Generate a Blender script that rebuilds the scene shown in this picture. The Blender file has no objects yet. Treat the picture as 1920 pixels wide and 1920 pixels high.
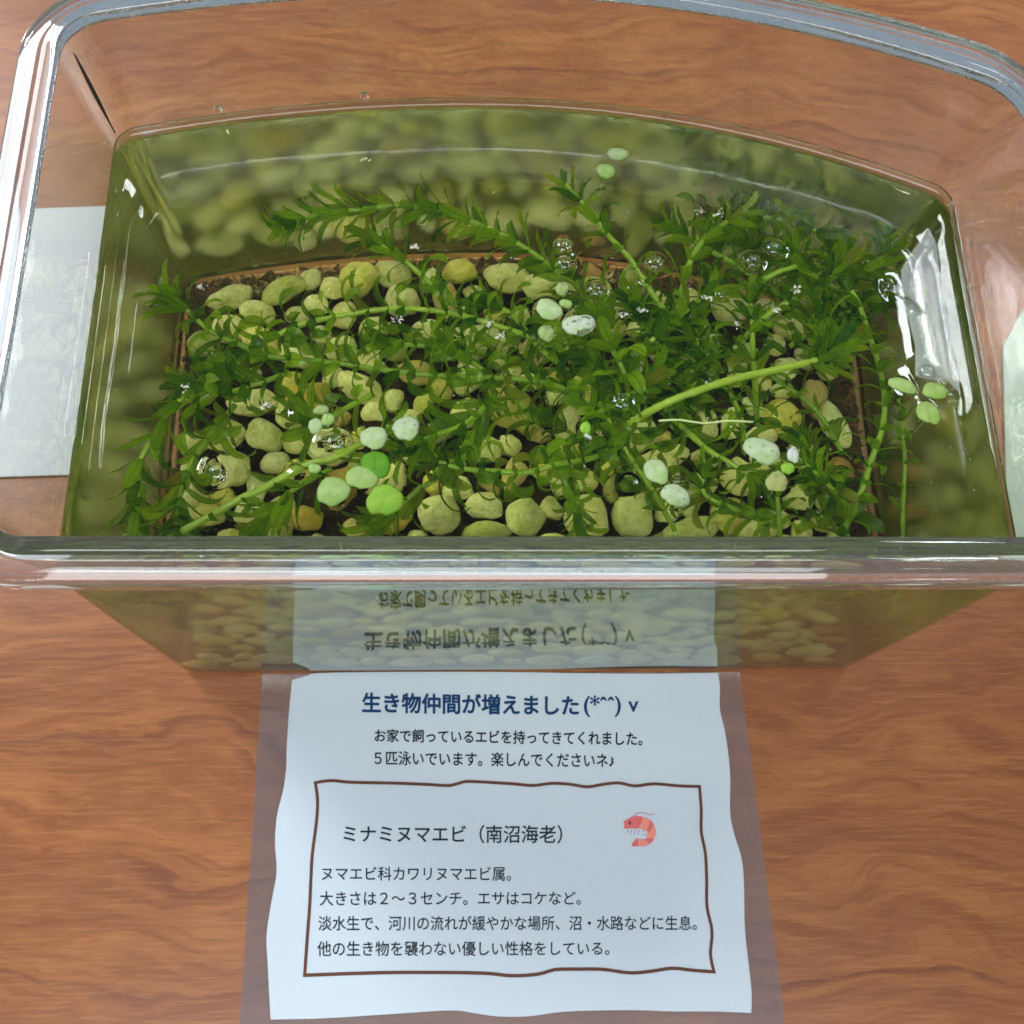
import bpy, math, random
from mathutils import Vector, Matrix, noise
random.seed(7)
scene = bpy.context.scene
R = math.radians

# ------------------------------------------------------------------ camera
cam_d = bpy.data.cameras.new('camera'); cam = bpy.data.objects.new('camera', cam_d)
scene.collection.objects.link(cam); scene.camera = cam
cam_d.sensor_width = 36.0; cam_d.lens = 36.0; cam_d.clip_start = 0.005; cam_d.clip_end = 30.0
_r, _u, _f = (0.99864999, -0.01492932, 0.04975258), (-0.00233366, 0.94394551, 0.33009305), (0.05189179, 0.32976353, -0.94263633)
cam.matrix_world = Matrix(((_r[0], _u[0], -_f[0], -0.02067), (_r[1], _u[1], -_f[1], -0.06133), (_r[2], _u[2], -_f[2], 0.33049), (0, 0, 0, 1)))
cam_d.dof.use_dof = True; cam_d.dof.focus_distance = 0.235; cam_d.dof.aperture_fstop = 48.0

# ------------------------------------------------------------------ world and lamps (a cool, evenly lit room)
w = bpy.data.worlds.new('World'); scene.world = w; w.use_nodes = True
bg = w.node_tree.nodes['Background']; bg.inputs[0].default_value = (0.70, 0.86, 1.0, 1); bg.inputs[1].default_value = 0.34
def area(name, loc, target, sx, sy, watts, col):
    d = bpy.data.lights.new(name, 'AREA'); d.shape = 'RECTANGLE'; d.size = sx; d.size_y = sy; d.energy = watts; d.color = col
    o = bpy.data.objects.new(name, d); scene.collection.objects.link(o); o.location = loc
    o.rotation_euler = (Vector(target) - Vector(loc)).to_track_quat('-Z', 'Y').to_euler()
    return o
area('window_light', (-1.35, 1.20, 1.15), (0, 0.05, 0.05), 0.95, 0.85, 30.0, (0.86, 0.95, 1.0))
area('ceiling_lamp', (-0.05, -0.70, 1.65), (0, 0, 0), 1.4, 0.50, 24.0, (0.95, 0.98, 1.0))
area('ceiling_panel', (0.99, 1.04, 1.75), (0.99, 1.04, 0), 0.16, 0.44, 9.0, (0.92, 0.97, 1.0))  # unseen panel, placed so its reflection lands on the right water patch
area('ceiling_panel', (-1.08, 0.98, 1.75), (-1.08, 0.98, 0), 0.30, 0.44, 18.0, (0.92, 0.97, 1.0))  # added twin panel so the leaf mounds catch white highlights

vs = scene.view_settings
vs.view_transform = 'Standard'; vs.look = 'None'; vs.exposure = 0.0; vs.gamma = 1.0; vs.use_curve_mapping = False
cy = scene.cycles
cy.max_bounces = 12; cy.transmission_bounces = 12; cy.glossy_bounces = 8; cy.diffuse_bounces = 4; cy.transparent_max_bounces = 24
cy.caustics_refractive = True; cy.caustics_reflective = True; cy.blur_glossy = 0.3; cy.sample_clamp_indirect = 40.0
cy.use_denoising = True; cy.use_adaptive_sampling = True; cy.adaptive_threshold = 0.04

# ------------------------------------------------------------------ measured positions (millimetres)
SPRIGS = [{'L': 10,
  'curl': 0,
  'label': 'feathery green waterweed tip pointing left, nearest the back wall',
  'n': 4,
  'pts': [(-66.3, 96.3, 100.1), (-57.0, 100.7, 99.1), (-44.6, 102.6, 99.1), (-34.9, 103.9, 99.1), (-22.3, 101.4, 98.1), (-11.1, 96.7, 98.1), (-1.3, 91.3, 96.1), (7.2, 86.0, 92.1), (20.8, 78.3, 80.1)],
  'sp': 4.3},
 {'L': 8.5,
  'curl': 1,
  'label': 'waterweed sprig pointing up and left with a star tip below the two back duckweed leaves',
  'n': 4,
  'pts': [(7.3, 110.0, 102.1), (12.9, 103.6, 100.1), (18.3, 95.9, 99.1), (24.4, 88.4, 98.1), (30.5, 78.6, 95.1), (36.4, 72.1, 90.1), (46.9, 61.9, 73.1)],
  'sp': 5.5},
 {'L': 8, 'curl': 0, 'label': 'short waterweed sprig whose dark tip points right near the back wall', 'n': 4, 'pts': [(55.4, 103.1, 102.1), (45.1, 96.0, 100.1), (39.7, 88.2, 99.1), (36.3, 79.1, 94.1), (27.3, 70.8, 83.1)], 'sp': 6},
 {'L': 11,
  'curl': 2,
  'label': 'long waterweed sprig running from the left leaf rosette across the middle pebbles',
  'n': 4,
  'pts': [(-94.4, 77.3, 98.1), (-90.1, 74.1, 96.1), (-83.3, 68.1, 94.1), (-73.1, 63.4, 93.1), (-68.4, 61.5, 93.1), (-61.0, 60.7, 93.1), (-50.3, 59.7, 93.1), (-42.3, 58.3, 93.1), (-24.8, 56.9, 92.1), (-7.2, 56.7, 91.1), (2.3, 55.6, 90.1),
          (10.8, 53.3, 86.1)],
  'sp': 4.6},
 {'L': 11,
  'curl': 2,
  'label': 'waterweed sprig with a bright stem above the long middle sprig',
  'n': 4,
  'pts': [(-83.2, 59.1, 86.1), (-76.2, 63.0, 90.1), (-67.9, 66.1, 94.1), (-61.1, 69.2, 96.1), (-50.5, 71.7, 97.1), (-39.8, 73.7, 97.1), (-30.3, 73.8, 97.1), (-20.8, 72.8, 96.1), (-7.1, 69.2, 94.1), (4.0, 66.3, 90.1), (15.6, 61.6, 82.1)],
  'sp': 4.6},
 {'L': 10,
  'curl': 0,
  'label': 'waterweed sprig climbing along the left wall with leaves spread to the left',
  'n': 4,
  'pts': [(-99.8, 19.6, 78.1), (-99.5, 25.5, 82.1), (-99.5, 34.8, 84.1), (-96.2, 42.1, 86.1), (-93.0, 47.2, 88.1), (-89.5, 51.6, 88.1), (-85.1, 58.3, 86.1)],
  'sp': 5.6},
 {'L': 9,
  'curl': 1,
  'label': 'thick bright green stem rising from the front left rim to the duckweed',
  'n': 2,
  'pts': [(-36.1, 39.7, 102.1), (-45.4, 34.0, 103.1), (-50.3, 31.0, 103.1), (-56.0, 29.9, 102.1), (-62.0, 26.5, 102.1), (-67.4, 23.1, 102.1), (-71.5, 21.1, 102.1), (-77.5, 17.4, 101.1), (-84.6, 13.5, 100.1)],
  'sp': 9,
  'thick': 1.2},
 {'L': 11,
  'curl': 3,
  'label': 'waterweed sprig with tightly ringed leaves near the front',
  'n': 4,
  'pts': [(-32.5, 35.9, 94.1), (-22.0, 31.7, 94.1), (-12.9, 30.6, 94.1), (-3.8, 30.4, 94.1), (2.8, 32.3, 94.1), (8.2, 33.6, 93.1), (15.1, 36.3, 91.1), (24.5, 45.8, 84.1)],
  'sp': 4.4},
 {'L': 10,
  'curl': 0,
  'label': 'bare bright stem slanting up to the dense tuft at right',
  'n': 5,
  'only': 0.24,
  'pts': [(78.6, 65.5, 100.1), (73.7, 61.3, 101.1), (69.0, 58.6, 102.1), (57.8, 55.6, 102.1), (48.2, 53.3, 102.1), (37.3, 49.8, 101.1), (28.0, 46.1, 99.1), (21.8, 43.3, 94.1)],
  'sp': 3.2,
  'thick': 1.25},
 {'L': 8,
  'curl': 1,
  'label': 'long waterweed sprig curving down along the right side',
  'n': 4,
  'pts': [(75.8, 91.6, 98.1), (81.1, 83.6, 96.1), (84.2, 77.7, 95.1), (86.1, 68.6, 94.1), (88.0, 59.7, 93.1), (88.5, 52.5, 92.1), (87.5, 44.2, 90.1), (84.2, 35.9, 88.1), (81.8, 29.3, 86.1), (79.1, 22.9, 83.1), (76.3, 17.7, 78.1)],
  'sp': 5},
 {'L': 6.5,
  'curl': 1,
  'label': 'thin pale waterweed stem standing alone nearest the right wall',
  'n': 3,
  'pts': [(100.1, 59.7, 68.1), (100.3, 51.6, 66.1), (100.7, 42.8, 64.1), (100.3, 37.2, 62.1), (99.3, 28.5, 60.1), (99.1, 22.2, 58.1)],
  'sp': 7,
  'thick': 0.8},
 {'L': 10, 'curl': 1, 'label': 'upright waterweed stem below the bubbles at upper right', 'n': 4, 'pts': [(55.8, 81.8, 94.1), (55.9, 78.2, 93.1), (56.0, 73.8, 92.1), (56.3, 66.0, 88.1), (57.3, 58.8, 82.1), (59.2, 49.8, 72.1)], 'sp': 7},
 {'L': 10,
  'curl': 1,
  'label': 'thin waterweed stem slanting down right towards the front beside the oval duckweed',
  'n': 3,
  'pts': [(16.5, 44.8, 94.1), (19.8, 38.9, 92.1), (23.1, 33.8, 90.1), (28.0, 27.8, 86.1), (34.0, 19.2, 78.1)],
  'sp': 7.5,
  'thick': 0.9},
 {'L': 11,
  'curl': 1,
  'label': 'waterweed sprig slanting right under the oval spotted duckweed',
  'n': 4,
  'pts': [(56.9, 27.9, 90.1), (52.4, 30.3, 90.1), (46.7, 34.6, 90.1), (42.2, 37.4, 90.1), (37.5, 43.1, 88.1), (32.4, 50.4, 84.1)],
  'sp': 5.5},
 {'L': 9, 'curl': 1, 'label': 'short waterweed sprig slanting down right below the fuzzy duckweed', 'n': 4, 'pts': [(67.4, 35.0, 86.1), (72.3, 31.2, 84.1), (77.5, 26.5, 80.1), (82.4, 23.9, 76.1)], 'sp': 5},
 {'L': 9, 'curl': 1, 'label': 'upright waterweed stem at the front rim below the fuzzy duckweed', 'n': 4, 'pts': [(57.4, 31.3, 94.1), (57.6, 24.6, 93.1), (58.0, 20.9, 91.1), (58.5, 15.4, 88.1)], 'sp': 4.5},
 {'L': 11,
  'curl': 1,
  'label': 'waterweed stem slanting down right under the feathery back sprig',
  'n': 3,
  'pts': [(-45.0, 99.0, 90.1), (-39.2, 94.2, 90.1), (-34.9, 91.0, 90.1), (-29.3, 86.3, 88.1), (-22.3, 80.9, 84.1), (-15.1, 73.8, 78.1)],
  'sp': 5.5},
 {'L': 8, 'curl': 1, 'label': 'short cut bright green stem piece floating at upper right', 'n': 2, 'pts': [(66.0, 84.4, 105.1), (62.1, 83.1, 105.1), (57.4, 80.9, 104.1)], 'sp': 99, 'thick': 1.2},
 {'L': 11, 'curl': 1, 'label': 'dark waterweed sprig slanting down from the holed duckweed', 'n': 5, 'pts': [(14.4, 72.5, 98.1), (17.9, 64.1, 96.1), (21.2, 57.4, 94.1), (25.2, 47.3, 84.1)], 'sp': 3.6},
 {'L': 10, 'curl': 1, 'label': 'waterweed sprig slanting down left across the dark central tuft', 'n': 4, 'pts': [(46.8, 82.4, 96.1), (38.7, 75.6, 95.1), (28.7, 66.9, 93.1), (19.2, 61.0, 88.1), (14.3, 57.7, 80.1)], 'sp': 4.4},
 {'L': 11, 'curl': 1, 'label': 'upright dark waterweed sprig in the central tuft', 'n': 5, 'pts': [(40.6, 75.2, 92.1), (41.2, 65.8, 88.1), (38.5, 58.0, 84.1), (32.9, 49.1, 74.1)], 'sp': 3.8},
 {'L': 11, 'curl': 1, 'label': 'dark waterweed tuft under the large central bubble', 'n': 5, 'pts': [(29.8, 56.7, 96.1), (23.5, 51.8, 95.1), (16.7, 47.7, 94.1), (10.4, 45.9, 88.1)], 'sp': 3.4},
 {'L': 10, 'curl': 0, 'label': 'dense dark waterweed tuft left of the right hand sprig', 'n': 5, 'pts': [(70.0, 79.9, 99.1), (70.9, 73.2, 98.1), (73.4, 66.2, 96.1), (76.7, 59.9, 88.1)], 'sp': 3.2},
 {'L': 9.5, 'curl': 1, 'label': 'waterweed sprig arching below the two upper right bubbles', 'n': 4, 'pts': [(83.6, 90.9, 98.1), (77.4, 84.8, 97.1), (68.5, 79.3, 96.1), (60.2, 75.1, 93.1), (53.9, 69.8, 86.1)], 'sp': 4},
 {'L': 9, 'curl': 0, 'label': 'pale waterweed tip beside the right wall film', 'n': 5, 'pts': [(94.2, 96.9, 98.1), (91.2, 89.5, 96.1), (84.1, 86.9, 94.1), (78.9, 83.7, 90.1)], 'sp': 3.6},
 {'L': 9, 'curl': 3, 'label': 'small waterweed sprig at the front centre above the pebbles', 'n': 4, 'pts': [(10.2, 18.5, 78.1), (9.0, 23.2, 82.1), (7.2, 26.3, 86.1), (4.5, 32.9, 88.1)], 'sp': 4.2},
 {'L': 13, 'curl': 0, 'label': 'broad leaved dark waterweed sprig right of the white duckweed pair', 'n': 3, 'pts': [(-33.6, 36.0, 98.1), (-26.0, 39.5, 96.1), (-18.1, 43.8, 94.1), (-11.3, 53.2, 88.1)], 'sp': 5},
 {'L': 12, 'curl': 1, 'label': 'waterweed sprig between the front duckweed and the ringed sprig', 'n': 3, 'pts': [(-41.7, 17.5, 82.1), (-32.6, 26.8, 84.1), (-24.7, 31.9, 86.1), (-18.0, 38.3, 84.1)], 'sp': 5},
 {'L': 12, 'curl': 1, 'label': 'waterweed sprig leaning from the left pebbles to the front left rim', 'n': 4, 'pts': [(-88.5, 17.9, 88.1), (-88.0, 30.1, 86.1), (-84.0, 40.6, 84.1), (-78.2, 52.3, 80.1)], 'sp': 4.6},
 {'L': 11, 'curl': 1, 'label': 'waterweed sprig crossing the left pebbles below the long middle sprig', 'n': 4, 'pts': [(-89.8, 55.3, 88.1), (-79.7, 53.2, 88.1), (-71.6, 54.9, 90.1), (-63.8, 57.9, 90.1)], 'sp': 4.2},
 {'L': 12, 'curl': 0, 'label': 'dark waterweed sprig under the wet highlights at front left', 'n': 3, 'pts': [(-68.6, 16.5, 94.1), (-63.6, 20.7, 96.1), (-59.4, 25.2, 97.1), (-51.7, 30.9, 94.1)], 'sp': 4.5},
 {'L': 12, 'curl': 2, 'label': 'waterweed sprig with curled leaves around the tiny duckweed', 'n': 3, 'pts': [(-60.0, 47.8, 96.1), (-55.8, 41.4, 96.1), (-49.7, 46.4, 94.1), (-42.3, 52.2, 90.1)], 'sp': 5},
 {'L': 10, 'curl': 1, 'label': 'dim waterweed sprig low between the central tuft and the front pebbles', 'n': 4, 'pts': [(2.2, 54.0, 68.1), (13.5, 46.3, 68.1), (27.7, 39.3, 66.1), (46.6, 32.8, 62.1)], 'sp': 5},
 {'L': 9, 'curl': 1, 'label': 'dim waterweed sprig low under the right tuft', 'n': 4, 'pts': [(49.8, 78.6, 63.1), (62.8, 70.4, 63.1), (77.0, 59.3, 62.1), (85.5, 46.2, 58.1)], 'sp': 5},
 {'L': 10, 'curl': 1, 'label': 'dim waterweed sprig low beneath the middle of the long sprigs', 'n': 4, 'pts': [(-44.1, 75.7, 68.1), (-29.6, 74.3, 68.1), (-14.9, 73.6, 66.1), (1.4, 70.4, 62.1)], 'sp': 5},
 {'L': 10, 'curl': 1, 'label': 'low waterweed sprig close to the back wall under the short dark tipped sprig', 'n': 4, 'pts': [(38.4, 111.9, 73.1), (50.0, 103.3, 73.1), (63.7, 96.1, 70.1), (75.8, 86.0, 66.1)], 'sp': 4},
 {'L': 10, 'curl': 1, 'label': 'waterweed sprig running left from the iridescent film into the right tuft', 'n': 5, 'pts': [(103.1, 86.3, 78.1), (94.1, 86.3, 78.1), (81.9, 80.4, 76.1), (70.2, 73.6, 72.1)], 'sp': 3.6},
 {'L': 11, 'curl': 1, 'label': 'lowest waterweed sprig at the back right corner', 'n': 5, 'pts': [(62.4, 117.9, 53.1), (74.3, 107.1, 53.1), (89.2, 96.4, 53.1), (98.1, 83.6, 50.1)], 'sp': 4},
 {'L': 10, 'curl': 1, 'label': 'bushy waterweed sprig under the dense right tuft', 'n': 5, 'pts': [(70.1, 98.6, 84.1), (75.5, 90.7, 83.1), (83.7, 82.9, 82.1), (89.4, 73.1, 78.1)], 'sp': 3.4},
 {'L': 10, 'curl': 2, 'label': 'waterweed sprig dropping under the bare bright stem', 'n': 4, 'pts': [(34.0, 69.7, 86.1), (43.4, 61.9, 86.1), (51.8, 52.6, 82.1), (54.7, 40.9, 76.1)], 'sp': 4},
 {'L': 10, 'curl': 2, 'label': 'waterweed sprig crossing below the central tuft towards the right', 'n': 4, 'pts': [(11.0, 67.9, 90.1), (17.6, 58.8, 90.1), (29.9, 53.5, 88.1), (41.8, 51.1, 82.1)], 'sp': 3.6},
 {'L': 10, 'curl': 1, 'label': 'waterweed sprig falling right from the large green looking bubble', 'n': 5, 'pts': [(24.2, 80.6, 90.1), (29.3, 71.2, 90.1), (34.6, 61.2, 88.1), (44.9, 50.2, 80.1)], 'sp': 3.6},
 {'L': 10, 'curl': 2, 'label': 'waterweed sprig at the front right beside the reddish pebbles', 'n': 4, 'pts': [(68.3, 44.2, 80.1), (71.8, 36.8, 80.1), (76.1, 29.0, 76.1), (74.5, 22.2, 68.1)], 'sp': 4},
 {'L': 10, 'curl': 1, 'label': 'waterweed sprig along the front rim right of the upright oval duckweed', 'n': 4, 'pts': [(43.1, 35.6, 84.1), (41.5, 28.2, 82.1), (51.1, 23.7, 80.1), (61.7, 20.8, 74.1)], 'sp': 4.4},
 {'L': 10, 'curl': 2, 'label': 'waterweed sprig between the long middle sprig and the ringed sprig', 'n': 4, 'pts': [(-24.9, 68.3, 88.1), (-15.3, 60.7, 88.1), (-7.1, 53.9, 86.1), (-0.2, 46.3, 82.1)], 'sp': 4.6},
 {'L': 10, 'curl': 2, 'label': 'waterweed sprig just left of the white oval duckweed cluster', 'n': 4, 'pts': [(-15.3, 79.3, 92.1), (-7.0, 74.7, 92.1), (-0.1, 66.2, 90.1), (8.4, 60.9, 84.1)], 'sp': 4},
 {'L': 11, 'curl': 1, 'label': 'waterweed sprig hugging the back wall right of the star tipped sprig', 'n': 5, 'pts': [(88.1, 118.4, 68.1), (75.4, 118.3, 68.1), (60.2, 119.0, 66.1), (46.5, 117.2, 62.1)], 'sp': 4}]
DUCK = [{'fronds': [((21.0, 116.5), 2.7, 2.0, -10, 'pale'), ((17.5, 111.0), 2.4, 2.4, 0, 'mint')], 'label': 'two pale duckweed leaves floating alone near the back wall'},
 {'fronds': [((1.5, 69.5), 3.7, 2.7, -35, 'pale'), ((5.8, 71.2), 1.6, 1.3, 0, 'mint'), ((5.0, 75.4), 1.8, 2.0, 0, 'clear'), ((8.8, 65.1), 4.0, 3.1, 0, 'holed'), ((0.7, 62.7), 2.0, 2.4, 0, 'clear')],
  'label': 'duckweed cluster with a large white oval leaf and a holed white leaf near the middle'},
 {'fronds': [((-40.6, 34.7), 3.4, 2.8, -5, 'pale'), ((-33.1, 37.1), 3.4, 3.0, 15, 'spotted')], 'label': 'pair of pale oval duckweed leaves above the bright green duckweed'},
 {'fronds': [((-39.9, 28.0), 3.5, 3.3, 0, 'bright'), ((-43.1, 24.6), 3.6, 3.0, -10, 'mint'), ((-49.5, 21.2), 4.0, 3.5, -10, 'mint'), ((-37.6, 19.0), 4.1, 4.0, 0, 'lime'), ((-54.0, 26.8), 1.4, 1.4, 0, 'mint')],
  'label': 'duckweed cluster with two bright green leaves at the front'},
 {'fronds': [((-54.3, 37.6), 1.7, 2.0, 20, 'pale'), ((-51.5, 39.3), 1.6, 1.7, 0, 'mint'), ((-53.1, 41.7), 1.8, 1.4, 0, 'clear')], 'label': 'tiny white duckweed leaves left of the pale oval pair'},
 {'fronds': [((25.7, 26.5), 2.7, 3.4, 15, 'pale'), ((29.8, 20.5), 3.5, 2.9, -35, 'spotted')], 'label': 'upright oval and speckled white duckweed pair at front centre right'},
 {'fronds': [((51.4, 32.0), 4.3, 3.4, -15, 'spotted'), ((58.8, 30.9), 1.4, 2.2, 0, 'white'), ((57.1, 27.4), 1.6, 1.6, 0, 'lime'), ((54.1, 24.0), 2.5, 2.8, 0, 'fuzzy')],
  'label': 'duckweed cluster with a large spotted oval and a fuzzy yellow leaf'},
 {'fronds': [((88.1, 49.5), 3.5, 2.0, -25, 'mint'), ((96.0, 48.1), 3.4, 2.2, -5, 'green'), ((93.5, 42.1), 2.7, 3.4, 15, 'green')], 'label': 'three smooth green duckweed leaves beside the right wall'},
 {'fronds': [((9.4, 37.5), 1.4, 1.6, 0, 'lime'), ((9.9, 35.3), 1.0, 0.5, -30, 'white')], 'label': 'single tiny green duckweed leaf left of the large central bubble'}]
BUB = [((5.7, 87.9), 2.77, 'clear air bubble farthest back beside the feathery sprig'), ((5.8, 82.7), 2.53, 'air bubble just in front of the farthest back bubble'), ((13.4, 75.2), 2.77, 'flat air bubble right of the white duckweed cluster'),
 ((28.9, 83.2), 3.98, 'large green looking bubble on the star tipped sprig'), ((25.2, 77.7), 1.33, 'tiny bubble below the green looking bubble on the star tipped sprig'),
 ((59.9, 88.1), 2.77, 'bubble at upper right beside the bright cut stem'), ((54.2, 84.2), 2.41, 'bubble left of the upper right bubble'), ((45.3, 74.5), 1.45, 'tiny bubble in the upper right leaves'),
 ((18.0, 44.3), 3.01, 'large dark bubble in the centre of the tuft'), ((88.0, 77.2), 1.81, 'small bubble at the edge of the iridescent film'), ((95.0, 53.4), 2.41, 'dark bubble behind the three green duckweed leaves'),
 ((100.1, 48.0), 1.81, 'small bubble right of the three green duckweed leaves'), ((-76.4, 25.7), 2.65, 'round bubble on the leaves at front left'), ((-49.7, 33.3), 2.65, 'dark round bubble below the tiny white duckweed'),
 ((30.8, 24.5), 1.08, 'tiny bubble between the oval and the speckled duckweed'), ((40.2, 50.2), 0.96, 'tiny bubble on the bare bright stem')]
MOUNDS = [(-78.1, 27.1), (-58.8, 41.0), (-58.0, 26.1), (-52.6, 34.2), (19.2, 23.4)]
REFLECTION = [(101.9, 95.3), (96.6, 88.4), (92.7, 82.8), (91.9, 78.8), (88.7, 76.4), (91.6, 74.8), (92.4, 68.0), (93.0, 60.5), (91.8, 52.3), (95.5, 50.9), (99.6, 51.4), (102.4, 47.6), (103.1, 54.6), (102.7, 62.1), (102.4, 71.2), (102.5, 80.6),
 (103.2, 90.1)]
ROOT = [(27.1, 39.6), (32.3, 39.9), (38.0, 39.0), (43.3, 39.7), (50.0, 39.5)]
DEBRIS = [(-31.5, 86.9), (-35.8, 66.2), (-13.2, 65.4), (-10.6, 61.9), (-85.4, 47.7), (-83.9, 74.5), (64.1, 75.9), (19.9, 68.2), (24.7, 69.3), (-65.4, 42.7), (-45.4, 112.9), (41.8, 73.1), (58.8, 70.3), (48.2, 65.9), (46.5, 98.0), (41.6, 99.2)]
PEB = [((-94.2, 115.9), 7.2, 4.1, 20, 'spot'), ((-77.2, 118.3), 7.5, 4.5, 25, 'olive'), ((-67.0, 111.5), 4.6, 3.6, 0, 'cream'), ((-85.8, 109.0), 6.1, 3.9, -15, 'cream'), ((-61.8, 117.7), 4.3, 4.1, 60, 'cream'),
 ((-53.4, 120.8), 6.5, 6.2, 40, 'yellow'), ((-42.1, 123.3), 5.1, 5.8, 90, 'spot'), ((-20.6, 125.3), 5.4, 4.6, 0, 'yellow'), ((-5.2, 123.2), 7.8, 5.1, 0, 'cream'), ((-72.8, 108.0), 4.3, 2.9, 0, 'cream'),
 ((-66.5, 78.2), 7.5, 6.5, -40, 'ochre'), ((-52.2, 83.1), 8.0, 4.5, -28, 'cream'), ((-93.4, 65.9), 7.0, 4.8, 25, 'cream'), ((-80.5, 66.1), 5.1, 5.8, 60, 'spot'), ((-76.8, 57.4), 5.1, 3.6, 0, 'cream'), ((-17.8, 74.4), 6.1, 4.8, 20, 'cream'),
 ((-3.7, 76.7), 10.1, 7.0, -50, 'yellow'), ((-13.3, 62.7), 7.2, 4.3, 0, 'cream'), ((-47.4, 74.5), 4.3, 3.6, 0, 'cream'), ((-73.6, 74.1), 4.3, 5.1, 0, 'cream'), ((-26.9, 41.2), 6.5, 6.1, 0, 'cream'), ((-12.9, 44.0), 6.4, 4.3, -5, 'cream'),
 ((-12.3, 36.2), 7.0, 3.6, 0, 'olive'), ((-0.4, 40.2), 6.2, 6.1, 0, 'cream'), ((18.3, 39.9), 7.2, 7.0, 0, 'cream'), ((32.6, 40.5), 6.7, 7.5, 0, 'cream'), ((50.8, 45.7), 3.6, 5.8, 0, 'white'), ((62.6, 40.5), 6.5, 5.8, -30, 'yellow'),
 ((81.8, 73.3), 5.8, 6.5, 0, 'yellow'), ((103.9, 71.0), 4.1, 8.0, 20, 'white'), ((-56.4, 50.8), 6.5, 4.6, 30, 'ochre'), ((-41.7, 40.7), 8.0, 5.1, 20, 'ochre'), ((-49.6, 37.3), 5.8, 4.3, 0, 'tan'), ((-94.2, 89.9), 6.5, 4.1, -20, 'cream'),
 ((-102.9, 97.0), 5.1, 4.3, 0, 'olive'), ((-71.3, 94.1), 7.2, 4.3, -10, 'cream'), ((-58.0, 96.1), 5.8, 4.3, 0, 'cream'), ((-31.1, 102.2), 6.5, 4.3, 10, 'cream'), ((-48.1, 103.8), 5.1, 3.6, 0, 'cream'), ((-34.3, 89.1), 6.5, 4.3, 0, 'tan'),
 ((-85.3, 77.5), 8.0, 4.3, 10, 'cream'), ((54.1, 114.3), 5.1, 4.3, 0, 'cream'), ((20.9, 118.0), 6.5, 4.3, 0, 'cream'), ((43.9, 87.8), 4.3, 5.1, 0, 'white'), ((71.9, 95.2), 5.1, 4.3, 0, 'cream'), ((93.0, 80.2), 4.3, 7.2, 0, 'tan'),
 ((70.5, 36.2), 7.2, 4.3, 0, 'cream'), ((50.9, 36.3), 8.7, 4.3, 10, 'spot'), ((98.8, 55.0), 4.3, 4.3, 0, 'rose'), ((23.0, 125.8), 3.6, 2.9, 0, 'rose'), ((-106.6, 80.6), 5.1, 4.3, 0, 'cream'), ((-105.2, 63.0), 4.3, 4.3, 0, 'cream'),
 ((-105.4, 46.0), 4.3, 5.8, 0, 'cream'), ((100.8, 42.7), 5.1, 3.6, 0, 'rose'), ((84.6, 46.4), 5.1, 4.3, 0, 'cream'), ((-97.2, 41.0), 5.8, 4.3, 0, 'yellow'), ((-83.1, 41.2), 5.8, 4.3, 0, 'cream'), ((-67.2, 40.5), 5.8, 4.3, 0, 'ochre')]
PAPER = [(-73.7, -3.2), (-69.2, -1.8), (-61.6, -0.8), (-13.7, -0.8), (34.9, -1.7), (64.0, -1.6), (64.3, -6.5), (63.7, -13.3), (64.9, -21.8), (65.3, -33.5), (64.3, -44.9), (64.9, -51.3), (66.7, -59.2), (66.7, -66.9), (65.9, -79.0), (66.1, -87.9),
 (66.3, -96.6), (65.7, -102.2), (55.0, -101.6), (42.3, -101.3), (32.8, -100.8), (20.2, -100.6), (9.2, -100.8), (-0.2, -101.7), (-9.5, -101.5), (-17.3, -100.3), (-23.5, -99.7), (-45.1, -100.5), (-60.4, -101.0), (-74.4, -101.0),
 (-75.3, -93.8), (-76.3, -85.2), (-77.0, -78.7), (-76.3, -70.6), (-75.2, -62.4), (-75.3, -58.6), (-76.1, -52.5), (-76.0, -44.7), (-74.5, -36.8), (-74.0, -30.4), (-74.2, -23.9), (-74.1, -12.3)]
BORDER = [(-64.8, -35.0), (-60.2, -34.4), (-53.6, -35.0), (-40.4, -35.4), (-30.5, -35.9), (-23.0, -36.3), (-18.9, -35.2), (-13.9, -35.3), (-3.9, -36.0), (2.8, -36.6), (8.7, -36.0), (14.6, -36.4), (19.6, -37.2), (24.7, -36.5), (29.7, -36.1),
 (34.7, -37.1), (40.7, -36.5), (48.3, -37.2), (55.2, -37.5), (55.2, -44.8), (54.7, -51.1), (55.5, -57.4), (55.3, -65.2), (54.8, -72.8), (55.8, -79.6), (54.8, -86.2), (55.5, -90.9), (49.4, -90.4), (43.1, -89.7), (36.6, -90.4), (30.2, -90.7),
 (22.3, -89.6), (14.3, -89.4), (8.0, -89.4), (3.2, -90.5), (-4.7, -90.8), (-14.1, -89.9), (-36.1, -89.3), (-51.6, -89.3), (-65.3, -89.5), (-65.1, -81.1), (-64.8, -70.8), (-64.8, -61.8), (-64.7, -55.7), (-63.9, -46.4), (-63.9, -40.1)]
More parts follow.
